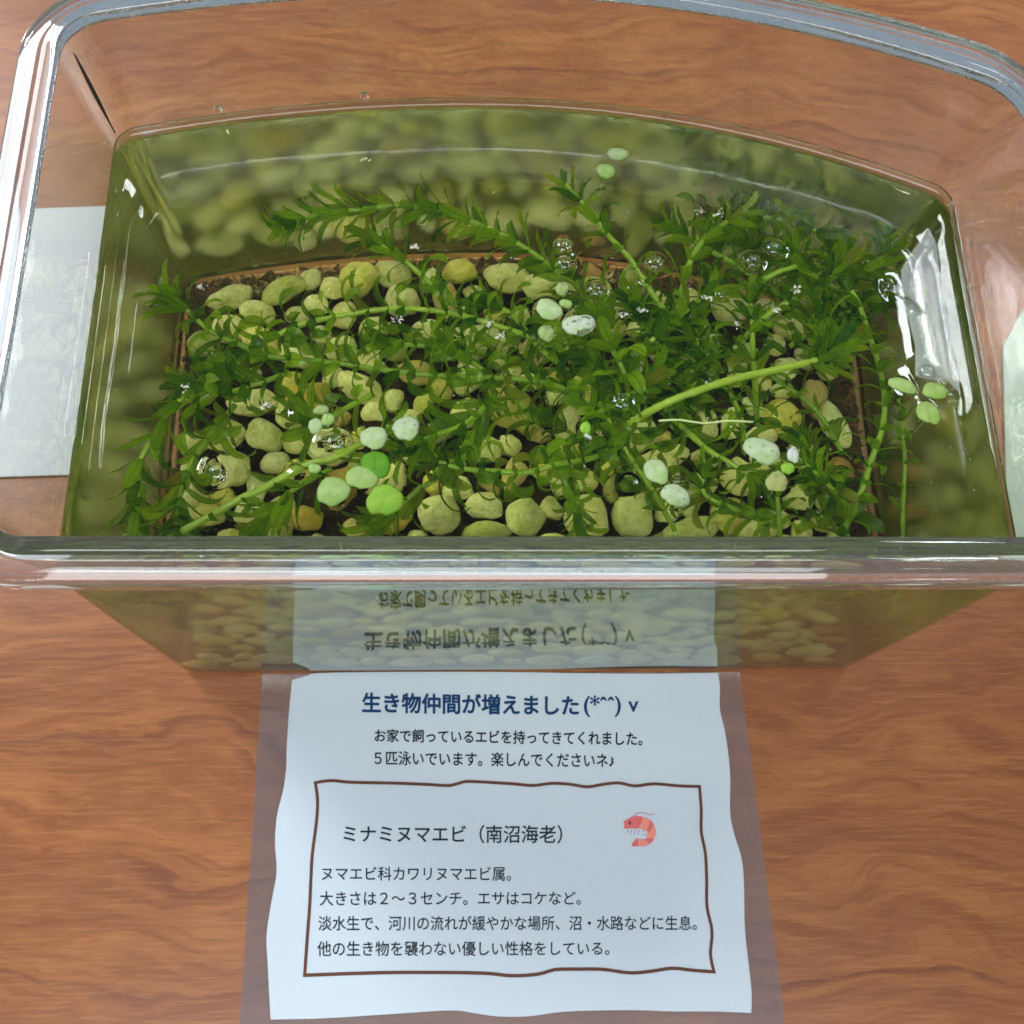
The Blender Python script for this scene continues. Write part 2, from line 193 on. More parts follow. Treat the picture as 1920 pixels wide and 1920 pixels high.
TEXT = [('生き物仲間が増えました', [(-51.2, -13.7), (17.9, -15.2), (-51.4, -7.1), (18.1, -8.6)], 0.03, 'navy'), ('(*ˆˆ) v', [(19.4, -15.6), (37.1, -15.7), (19.7, -8.6), (37.5, -8.7)], 0.016, 'navy'),
 ('お家で飼っているエビを持ってきてくれました。', [(-46.9, -22.8), (37.8, -24.8), (-47.0, -18.7), (38.1, -20.3)], 0.02, 'black'), ('５匹泳いでいます。楽しんでくださいネ♪', [(-46.8, -29.9), (28.4, -31.5), (-47.0, -25.5), (28.6, -27.0)], 0.016, 'black'),
 ('ミナミヌマエビ（南沼海老）', [(-55.5, -52.8), (11.3, -54.0), (-55.7, -47.6), (11.5, -48.5)], 0.013, 'grey'), ('ヌマエビ科カワリヌマエビ属。', [(-61.5, -63.5), (-4.6, -64.6), (-61.7, -59.6), (-4.5, -60.4)], 0.008, 'grey'),
 ('大きさは２～３センチ。エサはコケなど。', [(-61.8, -70.6), (16.4, -71.7), (-62.0, -66.5), (16.6, -67.8)], 0.008, 'grey'), ('淡水生で、河川の流れが緩やかな場所、沼・水路などに生息。', [(-61.9, -77.5), (51.2, -79.4), (-62.1, -73.4), (51.5, -75.3)], 0.008, 'grey'),
 ('他の生き物を襲わない優しい性格をしている。', [(-61.9, -84.5), (24.4, -85.8), (-62.1, -80.3), (24.6, -82.0)], 0.008, 'grey')]
SHRIMP = {'antenna': [(33.7, -46.3), (34.6, -45.5), (35.7, -45.2), (36.8, -45.2), (37.9, -45.5), (38.9, -45.8), (39.7, -45.8), (40.6, -45.4)],
 'eye': [(32.2, -47.9), (32.6, -47.5), (32.9, -47.9), (32.9, -48.3), (32.6, -48.8), (32.2, -48.5)],
 'head': [(30.4, -47.8), (31.4, -47.3), (32.5, -46.7), (33.7, -46.2), (34.5, -46.0), (36.5, -46.3), (36.6, -46.9), (36.4, -47.9), (35.3, -49.6), (35.3, -49.9), (32.1, -49.8), (31.3, -49.9), (30.6, -49.8), (30.5, -49.6), (30.8, -49.1),
          (30.8, -48.4)],
 'legs': [[(32.0, -50.0), (31.5, -51.0)], [(33.1, -50.1), (32.6, -51.6)], [(34.2, -50.1), (33.7, -51.6)], [(35.3, -50.1), (34.8, -51.6)], [(37.2, -50.6), (36.2, -50.6)], [(37.3, -51.7), (36.3, -51.7)]],
 'seg1': [(36.6, -46.4), (37.8, -46.7), (38.8, -47.2), (38.6, -48.8), (37.5, -50.6), (35.4, -49.8), (35.5, -49.5), (36.5, -47.7)],
 'seg2': [(38.8, -47.2), (39.5, -47.8), (40.0, -48.8), (39.1, -49.9), (38.3, -50.8), (37.5, -50.7), (38.6, -48.8)],
 'seg3': [(40.0, -48.8), (40.4, -49.9), (40.7, -50.9), (40.5, -51.9), (39.9, -52.8), (37.6, -52.6), (37.7, -51.2), (39.0, -49.9)],
 'seg4': [(39.9, -52.8), (39.4, -53.7), (38.2, -54.6), (37.8, -54.3), (36.9, -52.9), (37.6, -52.7)],
 'seg5': [(36.9, -53.0), (37.7, -54.4), (38.1, -54.6), (36.9, -55.2), (35.0, -55.1), (35.3, -53.0), (36.1, -53.0)],
 'tail': [(35.1, -53.0), (34.9, -55.1), (32.7, -55.1), (33.1, -54.1), (34.0, -53.0), (34.7, -52.8)]}

# ------------------------------------------------------------------ helpers
col = scene.collection
def link(name, data, parent=None):
    o = bpy.data.objects.new(name, data); col.objects.link(o)
    if parent is not None: o.parent = parent
    return o
def mesh(name, verts, faces, mat=None, smooth=True):
    m = bpy.data.meshes.new(name); m.from_pydata([tuple(v) for v in verts], [], faces); m.update()
    if mat: m.materials.append(mat)
    if smooth: m.polygons.foreach_set('use_smooth', [True] * len(m.polygons))
    return m
def thing(name, label, cat, loc=(0, 0, 0), group=None):
    o = bpy.data.objects.new(name, None); col.objects.link(o); o.location = loc; o.empty_display_size = 0.01
    return tag(o, label, cat, group)
def tag(o, label, cat, group=None):
    o['label'] = label; o['category'] = cat
    if group: o['group'] = group
    return o
class NT:
    def __init__(s, name):
        s.m = bpy.data.materials.new(name); s.m.use_nodes = True; s.t = s.m.node_tree; s.t.nodes.clear()
        s.out = s.t.nodes.new('ShaderNodeOutputMaterial')
    def n(s, kind, **k):
        nd = s.t.nodes.new('ShaderNode' + kind)
        ins = k.pop('i', {})
        for a, v in k.items(): setattr(nd, a, v)
        for a, v in ins.items():
            sk = nd.inputs[a]
            if hasattr(v, 'is_output'): s.t.links.new(v, sk)
            else: sk.default_value = v
        return nd
    def math(s, op, a, b=0.0, c=0.0):
        return s.n('Math', operation=op, i={0: a, 1: b, 2: c}).outputs[0]
    def ramp(s, fac, stops):
        nd = s.n('ValToRGB', i={0: fac}); e = nd.color_ramp.elements
        while len(e) < len(stops): e.new(0.5)
        for q, (p, c) in zip(e, stops): q.position = p; q.color = (*c, 1) if len(c) == 3 else c
        return nd.outputs[0]
    def mix(s, fac, a, b, bt='MIX'):
        nd = s.n('Mix', data_type='RGBA', blend_type=bt, i={0: fac})
        for k, v in ((6, a), (7, b)):
            if hasattr(v, 'is_output'): s.t.links.new(v, nd.inputs[k])
            else: nd.inputs[k].default_value = (*v, 1)
        return nd.outputs[2]
    def noise(s, vec, scale, detail=3.0, rough=0.5, dist=0.0):
        return s.n('TexNoise', i={'Vector': vec, 'Scale': scale, 'Detail': detail, 'Roughness': rough, 'Distortion': dist}).outputs[0]
    def mapv(s, vec, scale=(1, 1, 1), loc=(0, 0, 0), rot=(0, 0, 0)):
        return s.n('Mapping', i={'Vector': vec, 'Scale': scale, 'Location': loc, 'Rotation': rot}).outputs[0]
    def surf(s, sh): s.t.links.new(sh, s.out.inputs['Surface']); return s.m
def principled(name, colr, rough=0.5, spec=0.5, **k):
    b = NT(name); ins = {'Base Color': (*colr, 1), 'Roughness': rough, 'Specular IOR Level': spec}; ins.update(k)
    return b.surf(b.n('BsdfPrincipled', i=ins).outputs[0])

# ------------------------------------------------------------------ materials
def wood():
    b = NT('table_wood'); P = b.n('TexCoord').outputs['Object']
    warp = b.noise(b.mapv(P, (7, 14, 1)), 1.0, 2.0, 0.5)
    warp2 = b.noise(b.mapv(P, (26, 60, 1), (3, 1, 0)), 1.0, 3.0, 0.55)
    x = b.n('SeparateXYZ', i={0: P}).outputs
    y = b.math('ADD', x[1], b.math('MULTIPLY', warp, 0.10))
    y = b.math('ADD', y, b.math('MULTIPLY', warp2, 0.014))
    comb = b.n('CombineXYZ', i={0: b.math('MULTIPLY', x[0], 0.13), 1: y, 2: 0.0}).outputs[0]
    streak = b.noise(comb, 210.0, 5.0, 0.65)
    bands = b.noise(comb, 34.0, 3.0, 0.55)
    fig = b.noise(b.mapv(P, (22, 90, 1), (1, 7, 0)), 1.0, 4.0, 0.6, 0.8)
    def vein(freq, lo, seed, keep):
        r = b.math('FRACT', b.math('MULTIPLY', b.math('ADD', y, b.math('MULTIPLY', streak, 0.0022)), freq))
        l = b.ramp(r, [(0.0, (0, 0, 0)), (lo, (0.10, 0.10, 0.10)), (0.965, (1, 1, 1)), (1.0, (0, 0, 0))])
        return b.math('MULTIPLY', l, b.ramp(b.noise(b.mapv(P, (6, 30, 1), (seed, 4, 0)), 1.0, 2.0), [(keep, (0, 0, 0)), (keep + 0.16, (1, 1, 1))]))
    c = b.ramp(bands, [(0.28, (0.25, 0.088, 0.036)), (0.48, (0.335, 0.124, 0.046)), (0.72, (0.42, 0.172, 0.058))])
    c = b.mix(b.math('MULTIPLY', b.ramp(streak, [(0.38, (1, 1, 1)), (0.58, (0, 0, 0))]), 0.75), c, (0.225, 0.072, 0.029))
    c = b.mix(b.math('MULTIPLY', b.ramp(fig, [(0.50, (0, 0, 0)), (0.72, (1, 1, 1))]), 0.40), c, (0.215, 0.075, 0.035))
    c = b.mix(b.math('MULTIPLY', vein(30.0, 0.88, 9, 0.42), 0.62), c, (0.13, 0.038, 0.022))
    c = b.mix(b.math('MULTIPLY', vein(71.0, 0.84, 2, 0.48), 0.32), c, (0.14, 0.040, 0.022))
    fine = b.noise(b.mapv(P, (70, 1100, 1)), 1.0, 2.0)
    c = b.mix(b.math('MULTIPLY', b.ramp(fine, [(0.5, (0, 0, 0)), (0.72, (1, 1, 1))]), 0.30), c, (0.50, 0.23, 0.085))
    pore = b.ramp(b.noise(b.mapv(P, (150, 2300, 1), (5, 5, 0)), 1.0, 2.0), [(0.62, (0, 0, 0)), (0.72, (0.55, 0.55, 0.55))])
    c = b.mix(pore, c, (0.15, 0.045, 0.022))
    rough = b.math('ADD', b.math('MULTIPLY', streak, 0.12), 0.26)
    bump = b.n('Bump', i={'Strength': 0.06, 'Distance': 0.0004, 'Height': fine}).outputs[0]
    c = b.mix(1.0, c, (0.87, 0.81, 0.68), 'MULTIPLY')
    return b.surf(b.n('BsdfPrincipled', i={'Base Color': c, 'Roughness': rough, 'Specular IOR Level': 0.4, 'Normal': bump}).outputs[0])

def glass(name, ior, colr=(1, 1, 1), rough=0.0, bump=0.0):
    b = NT(name)
    ins = {'Color': (*colr, 1), 'Roughness': rough, 'IOR': ior}
    if bump:
        P = b.n('TexCoord').outputs['Object']
        ins['Normal'] = b.n('Bump', i={'Strength': bump, 'Distance': 0.0003, 'Height': b.noise(b.mapv(P, (1, 1, 1)), 140.0, 3.0, 0.6)}).outputs[0]
    return b.surf(b.n('BsdfGlass', i=ins).outputs[0])

def hazy_acrylic():
    b = NT('clear_acrylic'); P = b.n('TexCoord').outputs['Object']
    g = b.n('BsdfGlass', i={'Color': (0.985, 0.99, 0.99, 1), 'Roughness': 0.0, 'IOR': 1.49}).outputs[0]
    d = b.n('BsdfDiffuse', i={'Color': (0.74, 0.76, 0.80, 1)}).outputs[0]
    n = b.ramp(b.noise(b.mapv(P, (30, 30, 60)), 1.0, 4.0, 0.65), [(0.35, (0.004, 0.004, 0.004)), (0.7, (0.024, 0.024, 0.024))])
    sp = b.ramp(b.noise(P, 1500.0, 1.0, 0.5), [(0.76, (0, 0, 0)), (0.80, (0.35, 0.35, 0.35))])      # dried specks
    return b.surf(b.n('MixShader', i={0: b.math('ADD', n, sp), 1: g, 2: d}).outputs[0])
def scuffed_rim():
    b = NT('scuffed_acrylic_rim'); P = b.n('TexCoord').outputs['Object']
    bump = b.n('Bump', i={'Strength': 0.035, 'Distance': 0.0003, 'Height': b.noise(P, 90.0, 2.0, 0.5)}).outputs[0]
    g = b.n('BsdfGlass', i={'Color': (0.97, 0.98, 0.99, 1), 'Roughness': 0.03, 'IOR': 1.49, 'Normal': bump}).outputs[0]
    d = b.n('BsdfDiffuse', i={'Color': (0.74, 0.80, 0.86, 1)}).outputs[0]
    sc = b.ramp(b.noise(b.mapv(P, (500, 1500, 900)), 1.0, 5.0, 0.75), [(0.52, (0.025, 0.025, 0.025)), (0.85, (0.16, 0.16, 0.16))])
    return b.surf(b.n('MixShader', i={0: sc, 1: g, 2: d}).outputs[0])

HW = 0.1081; H = 0.1449
def water_mat():
    b = NT('tank_water'); g = b.n('NewGeometry')
    z = b.n('SeparateXYZ', i={0: g.outputs['Position']}).outputs[2]
    nz = b.math('ABSOLUTE', b.n('SeparateXYZ', i={0: g.outputs['True Normal']}).outputs[2])
    top = b.math('MULTIPLY', b.math('GREATER_THAN', z, HW - 0.008), b.math('GREATER_THAN', nz, 0.04))
    ior = b.math('ADD', b.math('MULTIPLY', top, 1.333 - 0.895), 0.895)   # free surface against air, sides against the acrylic
    side = b.math('LESS_THAN', nz, 0.5); side = b.math('MULTIPLY', side, b.math('SUBTRACT', 1.0, top))
    gl = b.n('BsdfGlass', i={'Color': (1, 1, 1, 1), 'Roughness': b.math('MULTIPLY', side, 0.23), 'IOR': ior}).outputs[0]
    # thin algae film grown on the wetted walls
    P = b.n('TexCoord').outputs['Object']
    al = b.ramp(b.noise(b.mapv(P, (60, 60, 26)), 1.0, 4.0, 0.6), [(0.32, (0.10, 0.10, 0.10)), (0.72, (0.36, 0.36, 0.36))])
    al = b.math('ADD', al, b.math('MULTIPLY', b.math('LESS_THAN', b.n('SeparateXYZ', i={0: P}).outputs[1], 0.006), 0.30))   # thickest on the front wall
    fd = b.n('BsdfDiffuse', i={'Color': (0.17, 0.20, 0.002, 1)}).outputs[0]; ft = b.n('BsdfTranslucent', i={'Color': (0.27, 0.32, 0.002, 1)}).outputs[0]
    fm = b.n('MixShader', i={0: 0.5, 1: fd, 2: ft}).outputs[0]
    gl = b.n('MixShader', i={0: b.math('MULTIPLY', al, side), 1: gl, 2: fm}).outputs[0]
    va = b.n('VolumeAbsorption', i={'Color': (0.80, 0.91, 0.0, 1), 'Density': 5.4}).outputs[0]
    b.t.links.new(va, b.out.inputs['Volume'])
    return b.surf(gl)

def thin_clear(name, tint, haze, rough=0.1, ior=1.5, gain=1.0):
    b = NT(name)
    fr = b.math('MULTIPLY', b.n('Fresnel', i={'IOR': ior}).outputs[0], gain)
    t = b.n('BsdfTransparent', i={'Color': (*tint, 1)}).outputs[0]
    d = b.n('BsdfDiffuse', i={'Color': (0.75, 0.78, 0.82, 1)}).outputs[0]
    m1 = b.n('MixShader', i={0: haze, 1: t, 2: d}).outputs[0]
    gl = b.n('BsdfGlossy', i={'Color': (1, 1, 1, 1), 'Roughness': rough}).outputs[0]
    return b.surf(b.n('MixShader', i={0: fr, 1: m1, 2: gl}).outputs[0])

def leaf_mat(name, dark, light, trans=0.45, gloss=0.03, clear=0.0):
    b = NT(name); P = b.n('TexCoord').outputs['Object']
    rnd = b.n('ObjectInfo').outputs['Random']
    f = b.math('ADD', b.math('MULTIPLY', rnd, 0.75), b.math('MULTIPLY', b.noise(b.mapv(P, (9, 4, 4)) if clear else b.mapv(P, (500, 160, 160)), 1.0, 3.0), 0.45))
    c = b.mix(b.ramp(f, [(0.18, (0, 0, 0)), (1.0, (1, 1, 1))]), dark, light)
    if clear:
        ex = b.math('MULTIPLY', b.math('ABSOLUTE', b.n('SeparateXYZ', i={0: P}).outputs[0]), 7.5)      # leaf margin and midrib
        c = b.mix(b.ramp(ex, [(0.0, (0.45, 0.45, 0.45)), (0.16, (0, 0, 0)), (0.75, (0, 0, 0)), (1.0, (0.30, 0.30, 0.30))]), c, (dark[0] * 0.8, dark[1] * 0.8, dark[2]))
        c = b.mix(b.ramp(rnd, [(0.93, (0, 0, 0)), (0.95, (0.7, 0.7, 0.7))]), c, (0.26, 0.21, 0.03))      # a few ageing leaves
    d = b.n('BsdfDiffuse', i={'Color': c}).outputs[0]
    t = b.n('BsdfTranslucent', i={'Color': b.mix(1.0, c, (1.5, 1.35, 0.8), 'MULTIPLY')}).outputs[0]
    m1 = b.n('MixShader', i={0: trans, 1: d, 2: t}).outputs[0]
    if clear:
        tr = b.n('BsdfTransparent', i={'Color': (0.62, 0.85, 0.25, 1)}).outputs[0]
        m1 = b.n('MixShader', i={0: clear, 1: m1, 2: tr}).outputs[0]
    g = b.n('BsdfGlossy', i={'Roughness': 0.25}).outputs[0]
    return b.surf(b.n('MixShader', i={0: gloss, 1: m1, 2: g}).outputs[0])

PEBCOL = {'cream': (0.90, 0.83, 0.66), 'white': (0.92, 0.89, 0.80), 'yellow': (0.84, 0.73, 0.32), 'ochre': (0.66, 0.46, 0.13), 'tan': (0.72, 0.56, 0.34),
          'olive': (0.58, 0.56, 0.28), 'spot': (0.88, 0.81, 0.60), 'rose': (0.68, 0.34, 0.24)}
def pebble_mat(key):
    b = NT('pebble_' + key); P = b.n('TexCoord').outputs['Object']; oi = b.n('ObjectInfo')
    off = b.n('CombineXYZ', i={0: b.math('MULTIPLY', oi.outputs['Random'], 37.0), 1: b.math('MULTIPLY', oi.outputs['Random'], 11.0), 2: 0.0}).outputs[0]
    V = b.n('VectorMath', operation='ADD', i={0: P, 1: off}).outputs[0]
    base = PEBCOL[key]
    n1 = b.noise(V, 1.1, 4.0, 0.6); n2 = b.noise(V, 3.6, 4.0, 0.65); n3 = b.noise(V, 7.0, 2.0, 0.5)
    c = b.mix(b.ramp(n1, [(0.42, (0, 0, 0)), (0.66, (0.75, 0.75, 0.75))]), base, (base[0] * 0.72, base[1] * 0.70, base[2] * 0.35))
    c = b.mix(b.ramp(n2, [(0.50, (0, 0, 0)), (0.74, (0.55, 0.55, 0.55))]), c, (0.30, 0.24, 0.10))
    lo = 0.66 if key in ('spot', 'olive') else 0.73
    c = b.mix(b.ramp(n3, [(lo, (0, 0, 0)), (lo + 0.05, (0.85, 0.85, 0.85))]), c, (0.07, 0.06, 0.035))
    c = b.mix(1.0, c, b.ramp(oi.outputs['Random'], [(0.0, (0.72, 0.70, 0.62)), (0.35, (1, 1, 1)), (0.7, (1.0, 0.95, 0.80)), (1.0, (0.85, 0.90, 0.80))]), 'MULTIPLY')
    bump = b.n('Bump', i={'Strength': 0.25, 'Distance': 0.02, 'Height': n2}).outputs[0]
    return b.surf(b.n('BsdfPrincipled', i={'Base Color': c, 'Roughness': 0.6, 'Specular IOR Level': 0.2, 'Normal': bump}).outputs[0])

FRCOL = {'pale': (0.54, 0.66, 0.34), 'mint': (0.42, 0.58, 0.18), 'clear': (0.40, 0.50, 0.18), 'holed': (0.64, 0.70, 0.52), 'spotted': (0.56, 0.66, 0.40),
         'bright': (0.13, 0.36, 0.010), 'lime': (0.32, 0.56, 0.05), 'green': (0.42, 0.58, 0.16), 'white': (0.70, 0.72, 0.66), 'fuzzy': (0.44, 0.46, 0.16)}
def frond_mat(key):
    b = NT('duckweed_' + key); P = b.n('TexCoord').outputs['Object']
    c0 = tuple(a * 0.84 for a in FRCOL[key])
    n = b.noise(P, 420.0, 4.0, 0.6); sp = b.noise(P, 900.0, 2.0, 0.5)
    c = b.mix(b.ramp(n, [(0.38, (0, 0, 0)), (0.7, (0.8, 0.8, 0.8))]), c0, tuple(a * 0.72 for a in c0))
    sx = b.n('SeparateXYZ', i={0: P}).outputs
    vein = b.ramp(b.math('ADD', b.math('MULTIPLY', b.math('ABSOLUTE', sx[0]), 2600.0), b.math('MULTIPLY', n, 0.5)), [(0.22, (0.45, 0.45, 0.45)), (0.55, (0, 0, 0))])
    c = b.mix(vein, c, (c0[0] * 0.62, c0[1] * 0.72, c0[2] * 0.45))
    pat = b.noise(P, 170.0, 3.0, 0.6)
    c = b.mix(b.ramp(pat, [(0.42, (0, 0, 0)), (0.68, (0.6, 0.6, 0.6))]), c, (c0[0] * 0.70, c0[1] * 0.90, c0[2] * 0.40))
    lo = {'spotted': 0.62, 'holed': 0.60, 'clear': 0.55, 'white': 0.62, 'fuzzy': 0.6}.get(key, 0.76)
    c = b.mix(b.ramp(sp, [(lo, (0, 0, 0)), (lo + 0.10, (0.6, 0.6, 0.6))]), c, (0.14, 0.18, 0.08))
    bump = b.n('Bump', i={'Strength': 0.5, 'Distance': 0.0003, 'Height': b.noise(P, 1500.0, 3.0)}).outputs[0]
    d = b.n('BsdfPrincipled', i={'Base Color': c, 'Roughness': 0.55, 'Specular IOR Level': 0.3, 'Normal': bump}).outputs[0]
    t = b.n('BsdfTranslucent', i={'Color': c}).outputs[0]
    return b.surf(b.n('MixShader', i={0: 0.25, 1: d, 2: t}).outputs[0])

M = {
    'wood': wood(), 'acrylic': hazy_acrylic(), 'rim': scuffed_rim(),
    'water': water_mat(), 'film_plastic': thin_clear('laminate_plastic', (0.88, 0.86, 0.87), 0.055, 0.14, 1.5, 0.9),
    'paper': principled('notice_paper', (0.50, 0.555, 0.605), 0.4, 0.25), 'white_sheet': principled('white_sheet_paper', (0.50, 0.50, 0.49), 0.45, 0.4),
    'green_sheet': principled('pale_green_card', (0.38, 0.44, 0.32), 0.4, 0.4),
    'navy': principled('ink_navy', (0.0, 0.035, 0.11), 0.5, 0.15), 'black': principled('ink_black', (0.004, 0.004, 0.008), 0.5, 0.15), 'grey': principled('ink_grey', (0.012, 0.018, 0.03), 0.5, 0.15),
    'brown': principled('ink_brown', (0.105, 0.040, 0.026), 0.5, 0.15), 'red': principled('ink_red', (0.62, 0.10, 0.10), 0.5), 'salmon': principled('ink_salmon', (0.72, 0.22, 0.15), 0.5),
    'eye': principled('ink_dark_red', (0.10, 0.004, 0.012), 0.5), 'mauve': principled('ink_mauve', (0.40, 0.25, 0.36), 0.5),
    'leaf': leaf_mat('waterweed_leaf', (0.026, 0.14, 0.002), (0.42, 0.64, 0.010), 0.55, 0.02, 0.24), 'stem': leaf_mat('waterweed_stem', (0.28, 0.46, 0.03), (0.46, 0.64, 0.06), 0.3),
    'bubble': thin_clear('bubble_skin', (0.97, 0.99, 0.97), 0.0, 0.0, 1.33, 2.2), 'root': principled('pale_root', (0.42, 0.48, 0.18), 0.5),
    'debris': principled('floating_debris', (0.50, 0.47, 0.38), 0.8), 'dust': principled('pale_dust', (0.66, 0.66, 0.58), 0.7), 'sediment': principled('brown_sediment', (0.09, 0.055, 0.025), 0.9),
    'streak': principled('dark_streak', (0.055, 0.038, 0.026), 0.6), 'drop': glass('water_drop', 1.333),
}

# ------------------------------------------------------------------ table
def table():
    x0, x1, y0, y1, t = -0.75, 0.75, -0.45, 0.75, 0.03
    v = [(x0, y0, 0), (x1, y0, 0), (x1, y1, 0), (x0, y1, 0), (x0, y0, -t), (x1, y0, -t), (x1, y1, -t), (x0, y1, -t)]
    o = link('table', mesh('table', v, [(0, 1, 2, 3), (7, 6, 5, 4), (0, 4, 5, 1), (1, 5, 6, 2), (2, 6, 7, 3), (3, 7, 4, 0)], M['wood'], False))
    o['kind'] = 'structure'; o['label'] = 'varnished reddish brown wood grain table top'
table()

# ------------------------------------------------------------------ tank and water
W = 0.11
def yback(x):
    d = x + 0.008
    return 0.1338 - (1.9 if d > 0 else 1.27) * d * d
def bez(a, c, b, n):
    out = []
    for i in range(n + 1):
        t = i / n; k = 0.56
        p1 = a + (c - a) * k; p2 = b + (c - b) * k
        out.append(a * (1 - t) ** 3 + p1 * 3 * t * (1 - t) ** 2 + p2 * 3 * t * t * (1 - t) + b * t ** 3)
    return out
FL = 0.0016            # the walls flare out a little above the waterline
def loop(off, r, nf=110, ns=56, nb=120, nc=9):
    off += 0.0004
    r = max(r + off, 0.0012)
    x = W + off; yf = -off - 0.0005
    def back(xx): return Vector((xx, yback(max(-W, min(W, xx * W / x))) + off))
    fl, fr, br, bl = Vector((-x, yf)), Vector((x, yf)), back(x), back(-x)
    pts = []
    def seg(a, b, n): return [a + (b - a) * (i / n) for i in range(1, n)]
    a1 = fl + Vector((r, 0)); a2 = fr - Vector((r, 0)); a3 = fr + Vector((0, r)); a4 = br - Vector((0, r)); a5 = back(x - r); a6 = back(-x + r); a7 = bl - Vector((0, r)); a8 = fl + Vector((0, r))
    pts += bez(a8, fl, a1, nc) + seg(a1, a2, nf) + bez(a2, fr, a3, nc) + seg(a3, a4, ns) + bez(a4, br, a5, nc)
    pts += [back((x - r) + (-2 * x + 2 * r) * i / nb) for i in range(1, nb)]
    pts += bez(a6, bl, a7, nc) + seg(a7, a8, ns)
    return pts
def rings(profile, cap_first=False, cap_last=False, flip=False):
    """profile: list of (offset, z, corner radius) or ready loops of 3D points"""
    verts, faces = [], []; n = None
    for pr in profile:
        pl = pr if isinstance(pr, list) else [(p.x, p.y, pr[1]) for p in loop(pr[0], pr[2])]
        n = len(pl); verts += pl
    k = len(profile)
    for i in range(k - 1):
        for j in range(n):
            q = (i * n + j, i * n + (j + 1) % n, (i + 1) * n + (j + 1) % n, (i + 1) * n + j)
            faces.append(q[::-1] if flip else q)
    if cap_first: f = tuple(range(n)); faces.append(f if flip else f[::-1])
    if cap_last: f = tuple(range((k - 1) * n, k * n)); faces.append(f[::-1] if flip else f)
    return verts, faces

CR = 0.006; TH = 0.0022; CONTACT = HW + 0.0020
tank = thing('aquarium_tank', 'clear plastic bow-backed fish tank with flanged rim, half full of green water', 'fish tank', (0, 0.06, 0))
def part(name, m, parent):
    o = link(name, m, parent); o.matrix_parent_inverse = Matrix.Translation(-Vector(parent.location)); return o
outer = [(-0.006, 0.0013, CR), (-0.0032, 0.0013, CR), (-0.0018, 0.0016, CR), (-0.0008, 0.0023, CR), (-0.0002, 0.0035, CR), (0.0, 0.0055, CR), (0.0003, 0.05, CR), (0.0005, 0.108, CR), (0.0007 + FL, H - 0.0042, CR + FL)]
v1, f1 = rings(outer, cap_first=True)
inner = [(-TH + 0.0007 + FL, H - 0.0010, CR + FL), (-TH + 0.0006 + FL * 0.45, 0.125, CR), (-TH + 0.0005, CONTACT, CR)]
v2, f2 = rings(inner)
part('wall', mesh('tank_wall', v1 + v2, f1 + [tuple(i + len(v1) for i in f) for f in f2], M['acrylic']), tank)
rimp = [(0.0007, H - 0.0042), (0.0048, H - 0.0040), (0.0053, H - 0.0045), (0.0056, H - 0.0075), (0.0060, H - 0.0082), (0.0068, H - 0.0082), (0.0073, H - 0.0076), (0.0077, H - 0.0030), (0.0075, H - 0.0020),
        (0.0068, H - 0.0015), (0.0034, H - 0.0014), (0.0027, H - 0.0011), (0.0021, H - 0.0003), (0.0014, H), (0.0, H + 0.0001), (-0.0008, H - 0.0001), (-0.0013, H - 0.0005), (-TH + 0.0007, H - 0.0010)]
v, f = rings([(a + FL, b, CR + FL) for i, (a, b) in enumerate(rimp)])
part('rim', mesh('tank_rim', v, f, M['rim']), tank)
# the water surface: meniscus at the walls, dents under bubbles, mounds where leaves break the surface
def surf_h(x, y):
    h = 0.00004 * noise.noise((x * 60, y * 60, 3.0)) + 0.000015 * noise.noise((x * 170, y * 170, 8.0))
    for (bx, by), r, _ in BUB:
        r = min(r, 2.6) * 0.00095; d = math.hypot(x - bx / 1000, y - by / 1000) / r
        if d < 2.2:
            if d < 0.9: h -= 0.38 * r * math.sqrt(1 - (d / 0.9) ** 2)
            h += 0.12 * r * math.exp(-((d - 1.0) / 0.35) ** 2)
    for mx, my in MOUNDS:
        d = math.hypot(x - mx / 1000, y - my / 1000) / 0.0019 * (1 + 0.25 * noise.noise((x * 300, y * 300, 5)))
        if d < 3: h += 0.0006 * math.exp(-d * d)
    for c in DUCK:
        for (fx, fy), a, b, rot, key in c['fronds']:
            d = math.hypot(x - fx / 1000, y - fy / 1000) / (0.0005 * (a + b))
            if d < 2.2: h += 0.00012 * math.exp(-((d - 0.95) / 0.3) ** 2)
    return h
wt = -TH + 0.0005
sides = [(-0.0045, 0.0030, CR), (-0.0028, 0.0031, CR), (-0.0024, 0.0034, CR), (-TH, 0.0042, CR), (-TH + 0.0003, 0.05, CR), (wt, HW - 0.004, CR), (wt, CONTACT, CR)]
prof = list(sides)
for d in (0.0003, 0.0006, 0.0010, 0.0015, 0.0021, 0.0028, 0.0036, 0.0044):
    prof.append([(p.x, p.y, HW + 0.0020 * math.exp(-d / 0.0008)) for p in loop(wt - d, CR)])
edge = loop(wt - 0.0052, CR); NR = 130
for i in range(NR + 1):
    s = 1 - 0.96 * i / NR
    ring = []
    for p in edge:
        x = p.x * s; y = 0.063 + (p.y - 0.063) * s
        ring.append((x, y, HW + surf_h(x, y) * min(1, i / 6)))
    prof.append(ring)
v, f = rings(prof, cap_first=True, cap_last=True)
water = link('water', mesh('water', v, f, M['water'])); water['kind'] = 'structure'; water['label'] = 'still green-tinted water in the tank'

def inside(x, y, z, m=0.0):
    return abs(x) < 0.1075 - m and 0.0025 + m < y < yback(x) - 0.0025 - m and 0.0032 < z < HW - 0.0006

